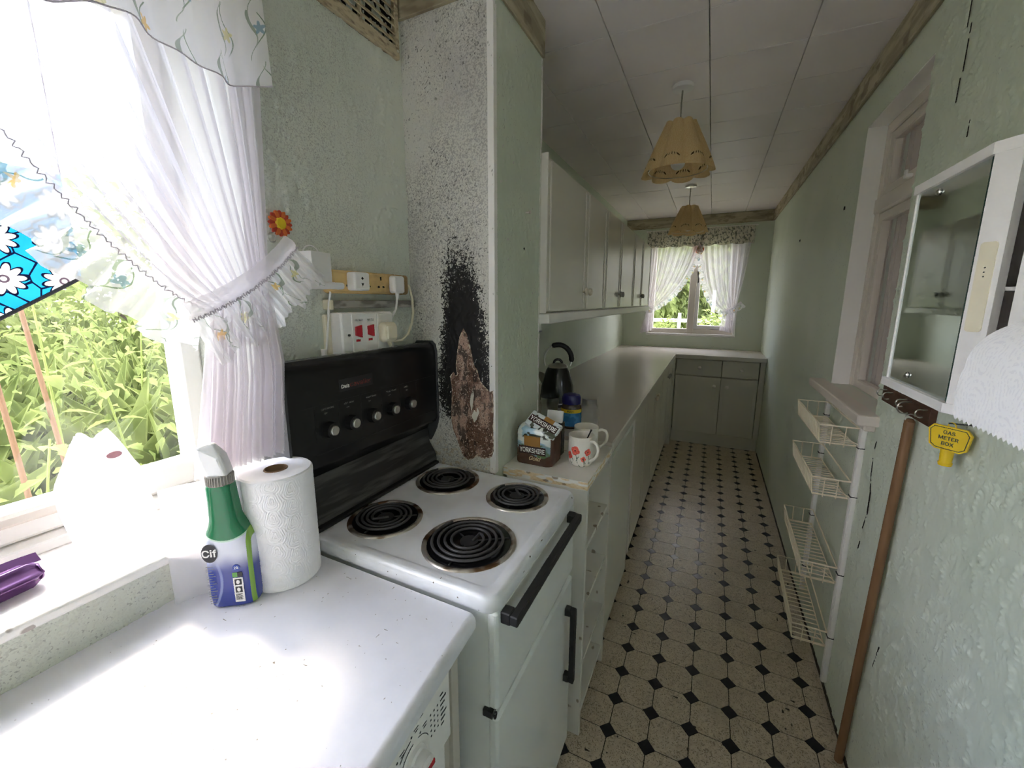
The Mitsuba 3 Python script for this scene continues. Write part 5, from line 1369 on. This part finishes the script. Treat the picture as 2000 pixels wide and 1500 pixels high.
def curtain(name, label, place, amp, folds, top, ctl, tie, low, frill_w, band, seed=0, cat_='curtain', out=0.0):
    """tied-back sheer. top, ctl, tie, low: pairs of (a, z), outer edge then leading edge; place(a, z, d) puts a point: along the wall, height, depth into the room"""
    r_ = np.random.default_rng(seed)
    ph = r_.uniform(0, 6.28, 4)
    k = thing(name, label, cat_)

    def depth(s, w):
        return amp * w * (.6 * np.sin(2 * PI * folds * s + ph[0]) + .35 * np.sin(2 * PI * folds * 1.9 * s + ph[1]) + .2 * np.sin(2 * PI * folds * .45 * s + ph[2]))
    S, Tn = np.linspace(0, 1, 150), np.linspace(0, 1, 40)
    up = [[place(*bez([top[0][i] + (top[1][i] - top[0][i]) * s for i in (0, 1)], [ctl[0][i] + (ctl[1][i] - ctl[0][i]) * s for i in (0, 1)], [tie[0][i] + (tie[1][i] - tie[0][i]) * s for i in (0, 1)], t), depth(s, 1 - .62 * t) + .012 * s * t) for t in Tn] for s in S]
    obj('panel', sheet(up), 'm_sheer', k, smooth=True)
    dn = [[place(*bez([tie[0][i] + (tie[1][i] - tie[0][i]) * s for i in (0, 1)], [(tie[0][i] + (tie[1][i] - tie[0][i]) * s) * .45 + (low[0][i] + (low[1][i] - low[0][i]) * s) * .55 for i in (0, 1)], [low[0][i] + (low[1][i] - low[0][i]) * s for i in (0, 1)], t), depth(s, .28 + .60 * t) + .012 * s * (1 - t) + out * (1 - s) * min(1, 2.2 * t)) for t in Tn[::2]] for s in S]
    obj('tail', sheet(dn), 'm_sheer', k, smooth=True)

    def frill(curve, side, w, n_w, nm='frill', d0=.006, hem=True):
        curve = np.array(curve); seg_ = np.r_[0, np.cumsum(np.linalg.norm(np.diff(curve, axis=0), axis=1))]
        q = np.linspace(0, seg_[-1], 220); c = np.stack([np.interp(q, seg_, curve[:, i]) for i in (0, 1)], 1)
        tg = np.gradient(c, axis=0); tg /= np.linalg.norm(tg, axis=1, keepdims=True); nr = np.stack([-tg[:, 1], tg[:, 0]], 1) * side
        g, uvl = [], []
        for i in range(len(q)):
            row = []
            for v in np.linspace(-.10, 1, 12):
                wav = (.3 + .7 * max(v, 0)) * (.55 * math.sin(2 * PI * n_w * q[i] / q[-1] + ph[3]) + .35 * math.sin(2 * PI * n_w * 2.3 * q[i] / q[-1]))
                ww = w * (1 + .10 * math.sin(2 * PI * n_w * .5 * q[i] / q[-1]))
                pt = c[i] + nr[i] * ww * v + tg[i] * .010 * wav * max(v, 0)
                row.append(place(pt[0], pt[1], d0 + .016 * wav * w / .075 + .008 * max(v, 0)))
                uvl.append((q[i] * 1.15, v * w * 1.15))
            g.append(row)
        f_ = obj(nm, sheet(g), 'm_frill', k, smooth=True, uv=np.array(uvl))
        gather = [place(*(c[i] + nr[i] * (.0032 * math.sin(i * 2.4)) * w / .075), d0 + .006 + .003 * math.sin(i * 1.7)) for i in range(len(q))]
        obj('gathering', tube(gather, .0009 * w / .075, 5), 'm_thread', f_, smooth=60)
    lead = [bez(top[1], ctl[1], tie[1], t) for t in np.linspace(0, 1, 40)]
    sd = 1 if tie[0][0] > tie[1][0] else -1
    frill(lead, -sd, frill_w, 28)
    bc = [bez(*band, t) for t in np.linspace(0, 1, 30)]
    w = frill_w * .33
    bp = []
    for i, c_ in enumerate(bc):
        tg = bc[min(i + 1, 29)] - bc[max(i - 1, 0)]; tg /= np.linalg.norm(tg); nr = np.array([-tg[1], tg[0]]) * sd
        bp.append([place(*(c_ + nr * w * v), .020 + .006 * math.sin(PI * (v + .1)) + .003 * math.sin(i * 1.3) * v) for v in np.linspace(-.25, 1, 6)])
    obj('tie_band', sheet(bp), 'm_sheer', k, smooth=True, label='gathered tie-back band')
    bl = []
    for i, c_ in enumerate(bc):
        tg = bc[min(i + 1, 29)] - bc[max(i - 1, 0)]; tg /= np.linalg.norm(tg); nr = np.array([-tg[1], tg[0]]) * sd
        bl.append(c_ + nr * w)
    frill(bl, sd, frill_w * 1.08, 9, 'tie_frill', .016)
    return k


mat('m_thread', (0.50, 0.46, 0.50), 0.8)


def near_place(a, z, d):
    return (XL + .045 + d * 1.0, a, z)


curtain('sheer_curtain', 'white sheer curtain with floral frill tied back at the near window', near_place, .030, 15,
        ((.572, 2.13), (-.03, 2.13)), ((.570, 1.80), (.245, 1.455)), ((.548, 1.46), (.425, 1.385)), ((.503, 1.098), (.372, 1.075)),
        .075, ((.588, 1.530), (.51, 1.440), (.385, 1.392)), seed=3, out=.052)


def valance(name, label, place, a0, a1, z0, z1, waves, amp, n=260, dip=0.03, m='m_frill'):
    g, uvl = [], []
    for i, s in enumerate(np.linspace(0, 1, n)):
        row = []
        for v in np.linspace(0, 1, 14):
            w = math.sin(2 * PI * waves * s + 1) * .6 + math.sin(2 * PI * waves * 2.2 * s) * .3
            z = z0 + (z1 - z0) * v - dip * v * (.5 + .5 * math.sin(2 * PI * waves * s * .5 + .8)) 
            row.append(place(a0 + (a1 - a0) * s, z, amp * w * (.35 + .65 * v) + .012 * v))
            uvl.append((s * abs(a1 - a0) * 1.3, v * (z0 - z1) * 1.0))
        g.append(row)
    k = thing(name, label, 'valance')
    obj('cloth', sheet(g), m, k, smooth=True, uv=np.array(uvl))
    obj('hem', tube([r[-1] for r in g], .0012 * (1 if n > 200 else .8), 5), 'm_thread', k, smooth=60)
    return k


valance('pelmet_frill', 'floral valance with scalloped hem across the top of the near window', lambda a, z, d: (XL + .085 + d, a, z), -1.2, .555, 2.14, 1.792, 15, .018, 300, .028)
rod = obj('curtain_rod', cat(cyl((XL + .055, -1.25, 2.14), (XL + .055, .60, 2.14), .008, n=14), cyl((XL, .585, 2.14), (XL + .055, .585, 2.14), .005, n=10), cyl((XL, -1.2, 2.14), (XL + .055, -1.2, 2.14), .005, n=10)), 'm_white', smooth=30, label='white curtain rod above the near window', cat='curtain rod')


def far_place(a, z, d):
    return (a, YF - .040 - d, z)


curtain('sheer_curtain', 'left half of the tied-back sheer curtains at the far window', far_place, .022, 8,
        ((-.665, 2.13), (-.13, 2.13)), ((-.665, 1.75), (-.235, 1.52)), ((-.645, 1.345), (-.585, 1.335)), ((-.72, 1.04), (-.59, 1.075)),
        .045, ((-.675, 1.385), (-.655, 1.345), (-.575, 1.330)), seed=5)
curtain('sheer_curtain', 'right half of the tied-back sheer curtains at the far window', far_place, .022, 8,
        ((.305, 2.13), (-.155, 2.13)), ((.30, 1.75), (-.12, 1.40)), ((.225, 1.375), (.115, 1.305)), ((.215, 1.07), (.085, 1.10)),
        .045, ((.262, 1.400), (.20, 1.345), (.092, 1.300)), seed=9)
valance('pelmet_frill', 'busy floral valance across the top of the far window', lambda a, z, d: (a, YF - .062 - d, z), -.685, .325, 2.140, 1.975, 14, .012, 220, .012, 'm_frill_far')
obj('curtain_rod', cat(cyl((-.70, YF - .05, 2.142), (.345, YF - .05, 2.142), .007, n=14), cyl((-.68, YF - .05, 2.142), (-.68, YF, 2.142), .004, n=8), cyl((.33, YF - .05, 2.142), (.33, YF, 2.142), .004, n=8)), 'm_white', smooth=30, label='white curtain rod above the far window', cat='curtain rod')
dc = thing('orange_disc', 'orange disc ornament hanging under the far valance in the middle', 'ornament')
obj('disc', lathe([(0, 0), (.050, 0), (.050, .006), (.044, .009), (0, .012)], n=32), 'm_petal', dc, smooth=30, to_world=T().translate([-.165, YF - .028, 1.945]).rotate([1, 0, 0], 90))
obj('string', cyl((-.165, YF - .030, 1.99), (-.165, YF - .030, 2.14), .001, n=6), 'm_thread', dc)

# blue daisy cloth hanging inside the near window
db = thing('daisy_cloth', 'bright blue cloth printed with white daisies hanging pointed in the near window', 'cloth')
P, uvl = [], []
for i, s in enumerate(np.linspace(0, 1, 40)):
    row = []
    y = .315 - .42 * s
    zt_ = 1.60; tip = 1.44 - .075 * (1 - abs(s - .26) / .26 if s < .26 else 1 - (s - .26) / .74)
    for v in np.linspace(0, 1, 20):
        z = zt_ + (tip - zt_) * v
        row.append((-.955 + .010 * math.sin(7 * s + 2 * v), y, z)); uvl.append((y * 2.9, z * 2.9))
    P.append(row)
obj('cloth', sheet(P), 'm_daisy', db, smooth=True, uv=np.array(uvl))
obj('edge', cat(tube([r[-1] for r in P], .003, 6)), 'm_print_dark', db, smooth=60)
obj('cord', cat(tube([(-.955, .315, 1.60), (-.955, .315, 2.02)], .001, 5), tube([(-.955, -.10, 1.60), (-.955, -.10, 2.02)], .001, 5)), 'm_thread', db)

# ------------------------------------------------------------------ gardens outside
gx = np.linspace(-9, 5, 57); gy = np.linspace(-7, 15, 89)


def ground_z(x, y):
    return 0.22 + 0.10 * meshkit.fbm(np.stack([x * .9, y * .9, 0 * x], -1), 3) + .10 * np.clip(-x - 1.6, 0, 3)


GX, GY = np.meshgrid(gx, gy, indexing='ij')
left = (GX < -1.25)
gl_ = sheet(np.stack(list(np.meshgrid(np.linspace(-12, -1.17, 50), np.linspace(-8, 14, 80), indexing="ij")) + [np.zeros((50, 80))], -1))
gl_.vertices[:, 2] = ground_z(gl_.vertices[:, 0], gl_.vertices[:, 1])
struct('ground_left', gl_, 'm_soil', smooth=True)
gf = sheet(np.stack(list(np.meshgrid(np.linspace(-1.17, 9, 40), np.linspace(5.05, 16, 50), indexing="ij")) + [np.zeros((40, 50))], -1))
gf.vertices[:, 2] = ground_z(gf.vertices[:, 0], gf.vertices[:, 1])
struct('ground_far', gf, 'm_soil', smooth=True)


def leaf_mesh(L, W, n=5, teeth=True):
    """folded, saw-edged leaf along +x"""
    V_, F = [], []
    for i in range(n + 1):
        t = i / n; w = W * math.sin(PI * min(1, t * .93 + .07)) ** .8 * (1 - .35 * t)
        if teeth and 0 < i < n: w *= 1.0 + .16 * (-1) ** i
        z = -.35 * L * t * t
        V_ += [(t * L, 0, z), (t * L, w, z + .25 * w), (t * L, -w, z + .25 * w)]
    for i in range(n):
        a, b = 3 * i, 3 * i + 3
        F += [[a, b, b + 1], [a, b + 1, a + 1], [a, a + 2, b + 2], [a, b + 2, b]]
    return np.array(V_), np.array(F)


def scatter(n, pts, dirs, L, W, seed, n_seg=2, droop=.3):
    """many leaves as one mesh"""
    r_ = np.random.default_rng(seed)
    v0, f0 = leaf_mesh(1, 1, n_seg, False)
    Ls = L * r_.uniform(.6, 1.25, n); Ws = W * r_.uniform(.6, 1.25, n)
    az = np.arctan2(dirs[:, 1], dirs[:, 0]) + r_.normal(0, .4, n); el = np.arcsin(np.clip(dirs[:, 2], -1, 1)) + r_.normal(-droop, .35, n); ro = r_.normal(0, .6, n)
    v = v0[None] * np.stack([Ls, Ws, Ls], 1)[:, None, :]
    c, s = np.cos(ro)[:, None], np.sin(ro)[:, None]; v = np.stack([v[..., 0], v[..., 1] * c - v[..., 2] * s, v[..., 1] * s + v[..., 2] * c], -1)
    c, s = np.cos(el)[:, None], np.sin(el)[:, None]; v = np.stack([v[..., 0] * c - v[..., 2] * s, v[..., 1], v[..., 0] * s + v[..., 2] * c], -1)
    c, s = np.cos(az)[:, None], np.sin(az)[:, None]; v = np.stack([v[..., 0] * c - v[..., 1] * s, v[..., 0] * s + v[..., 1] * c, v[..., 2]], -1)
    v = v + pts[:, None]
    f = (f0[None] + (np.arange(n) * len(v0))[:, None, None]).reshape(-1, 3)
    return trimesh.Trimesh(v.reshape(-1, 3), f, process=False)


# wild growth close to the near window: grass blades and small leaves nobody could count
r_ = np.random.default_rng(21)
n = 9000
gp = np.stack([-1.95 - 3.0 * r_.random(n) ** 1.3, r_.uniform(-1.6, 4.6, n), np.zeros(n)], 1); gp[:, 2] = ground_z(gp[:, 0], gp[:, 1])
up_ = np.stack([r_.normal(0, .25, n), r_.normal(0, .25, n), np.full(n, .96)], 1)
obj('tall_grass', scatter(n, gp, up_, .62, .006, 22, 3, .0), 'm_leaf', smooth=False, label='tall sunlit grass growing wild outside the near window', cat='grass', kind='stuff')
n = 16000
gp = np.stack([-1.6 - 3.6 * r_.random(n), r_.uniform(-1.8, 5.0, n), np.zeros(n)], 1)
gp[:, 2] = ground_z(gp[:, 0], gp[:, 1]) + r_.random(n) ** .8 * (.75 + .35 * (-gp[:, 0] - 1.6)) * (.6 + .8 * meshkit.noise(np.stack([gp[:, 0] * 1.5, gp[:, 1] * 1.5, 0 * gp[:, 0]], -1)))
dr_s = r_.normal(0, 1, (n, 3)); dr_s /= np.linalg.norm(dr_s, axis=1, keepdims=True); dr_s[:, 2] *= .4
obj('wild_undergrowth', scatter(n, gp, dr_s, .050, .014, 23, 2), 'm_leaf', smooth=False, label='tangle of small sunlit leaves in the overgrown garden', cat='undergrowth', kind='stuff')


def nettle(x, y, h, seed, lab):
    k = thing('nettle_plant', lab, 'plant')
    q = np.random.default_rng(seed); z0 = float(ground_z(np.array([x]), np.array([y]))[0])
    lean = q.normal(0, .10, 2)
    P = [(x + lean[0] * t * t, y + lean[1] * t * t, z0 - .02 + h * t) for t in np.linspace(0, 1, 9)]
    obj('stem', tube(P, np.linspace(.006, .0025, 9), 6), 'm_stem', k, smooth=60)
    i = 0
    for t in np.linspace(.22, .98, 9):
        for s in (0, 1):
            p_ = np.array([np.interp(t, np.linspace(0, 1, 9), [r[j] for r in P]) for j in range(3)])
            L = (.115 - .065 * t) * q.uniform(.85, 1.2)
            v_, f_ = leaf_mesh(L, L * .33, 8)
            az = i * PI / 2 + s * PI + q.normal(0, .3); M = trimesh.transformations.rotation_matrix(az, [0, 0, 1]) @ trimesh.transformations.rotation_matrix(q.uniform(-.35, .25), [0, 1, 0])
            m = trimesh.Trimesh(v_, f_, process=False); m.apply_translation((.012, 0, 0)); m.apply_transform(M); m.apply_translation(p_)
            obj('leaf', m, 'm_leaf', k, smooth=False)
        i += 1


for i, (x, y, h, lab) in enumerate(((-1.50, .16, 1.08, 'tall nettle plant with big leaves close to the near window, leftmost'), (-1.62, .44, 1.18, 'tall nettle plant beside the brown canes outside the near window'), (-1.78, .66, 1.05, 'nettle plant near the right edge of the near window view'), (-1.46, .30, .82, 'short nettle plant low against the near window'),
                                    (-2.0, .36, 1.30, 'tallest nettle plant farther out behind the canes'), (-1.85, .10, 1.16, 'nettle plant at the far left behind the leftmost one'), (-2.25, .85, 1.22, 'nettle plant far back on the right of the overgrown garden'))):
    nettle(x, y, h, 40 + i, lab)
for i, (x, y, ln, dy) in enumerate(((-1.40, .245, 1.05, -.01), (-1.46, .345, 1.06, -.03), (-1.62, .475, 1.25, -.06), (-1.36, .180, .98, -.03))):
    obj('garden_cane', cyl((x, y, .2), (x - .03, y + dy, .2 + ln), .0065, .0055, 10), 'm_cane', smooth=40, label=('thin brown garden cane standing outside the near window, second from the left', 'brown garden cane outside the near window, third from the left', 'brown garden cane farthest right outside the near window', 'brown garden cane at the left edge of the near window')[i], cat='cane')


def bush(name, lab, x, y, z, rx, ry, rz, n, L, seed, m, trunk=True):
    k = thing(name, lab, 'tree' if trunk else 'shrub')
    q = np.random.default_rng(seed)
    d = q.normal(0, 1, (n, 3)); d /= np.linalg.norm(d, axis=1, keepdims=True)
    lump = .55 + .75 * meshkit.fbm(d * 2.1 + seed, 3, seed)
    rad = (q.random(n) ** .33) * lump
    pts = np.array([x, y, z]) + d * rad[:, None] * np.array([rx, ry, rz])
    obj('foliage', scatter(n, pts, d, L, L * .33, seed + 1), m, k, smooth=False, kind='stuff')
    z0 = float(ground_z(np.array([x]), np.array([y]))[0]) - .05
    obj('trunk', cat(tube([(x, y, z0), (x + .04, y + .02, (z0 + z) / 2), (x - .02, y, z)], [.07 * rx, .055 * rx, .03 * rx], 8), *[tube([(x, y, z - rz * .5), (x + rx * .5 * math.cos(a), y + ry * .5 * math.sin(a), z + rz * .2)], [.03 * rx, .012 * rx], 6) for a in (0.3, 2.2, 4.1)]), 'm_bark', k, smooth=60)


bush('garden_bush', 'broad sunlit bush filling the back of the overgrown garden', -5.2, 2.6, 1.3, 1.5, 2.0, 1.2, 7000, .11, 60, 'm_leaf', False)
bush('garden_bush', 'sunlit bush at the back left of the overgrown garden', -4.6, -.3, 1.15, 1.3, 1.6, 1.1, 6000, .11, 62, 'm_leaf', False)
bush('garden_bush', 'sunlit bush behind the nettles toward the far end of the garden', -4.0, 4.8, 1.2, 1.4, 1.6, 1.2, 6000, .11, 63, 'm_leaf', False)
bush('leafy_tree', 'leafy tree seen through the left pane of the far window', -1.6, 8.6, 2.0, 1.5, 1.2, 1.9, 9000, .15, 71, 'm_leaf')
bush('leafy_tree', 'leafy tree seen through the right pane of the far window', 0.7, 9.4, 2.1, 1.5, 1.1, 2.0, 9000, .15, 72, 'm_leaf')
bush('leafy_tree', 'leafy tree standing between the other two behind the far window', -.5, 11.2, 2.6, 1.8, 1.2, 2.4, 9000, .17, 73, 'm_leaf')
bush('garden_shrub', 'low narrow shrub close outside the left pane of the far window', -.60, 6.3, .78, .26, .24, .42, 900, .06, 74, 'm_leaf', False)
bush('garden_shrub', 'low broad shrub close outside the right pane of the far window', .25, 6.6, .8, .5, .4, .5, 2200, .07, 75, 'm_leaf', False)
fc = thing('garden_fence', 'white painted garden fence of rails and posts outside the far window', 'fence')
for x in (-.95, -.46, .02, .13, .60): obj('post', bx(x - .025, x + .025, 7.2, 7.25, .1, 1.22 + .35 * (x == .02), .004), 'm_white_paint', fc, smooth=False)
for z in (.72, 1.10): obj('rail', bx(-1.0, .66, 7.19, 7.20, z - .03, z + .03, .003), 'm_white_paint', fc, smooth=False)
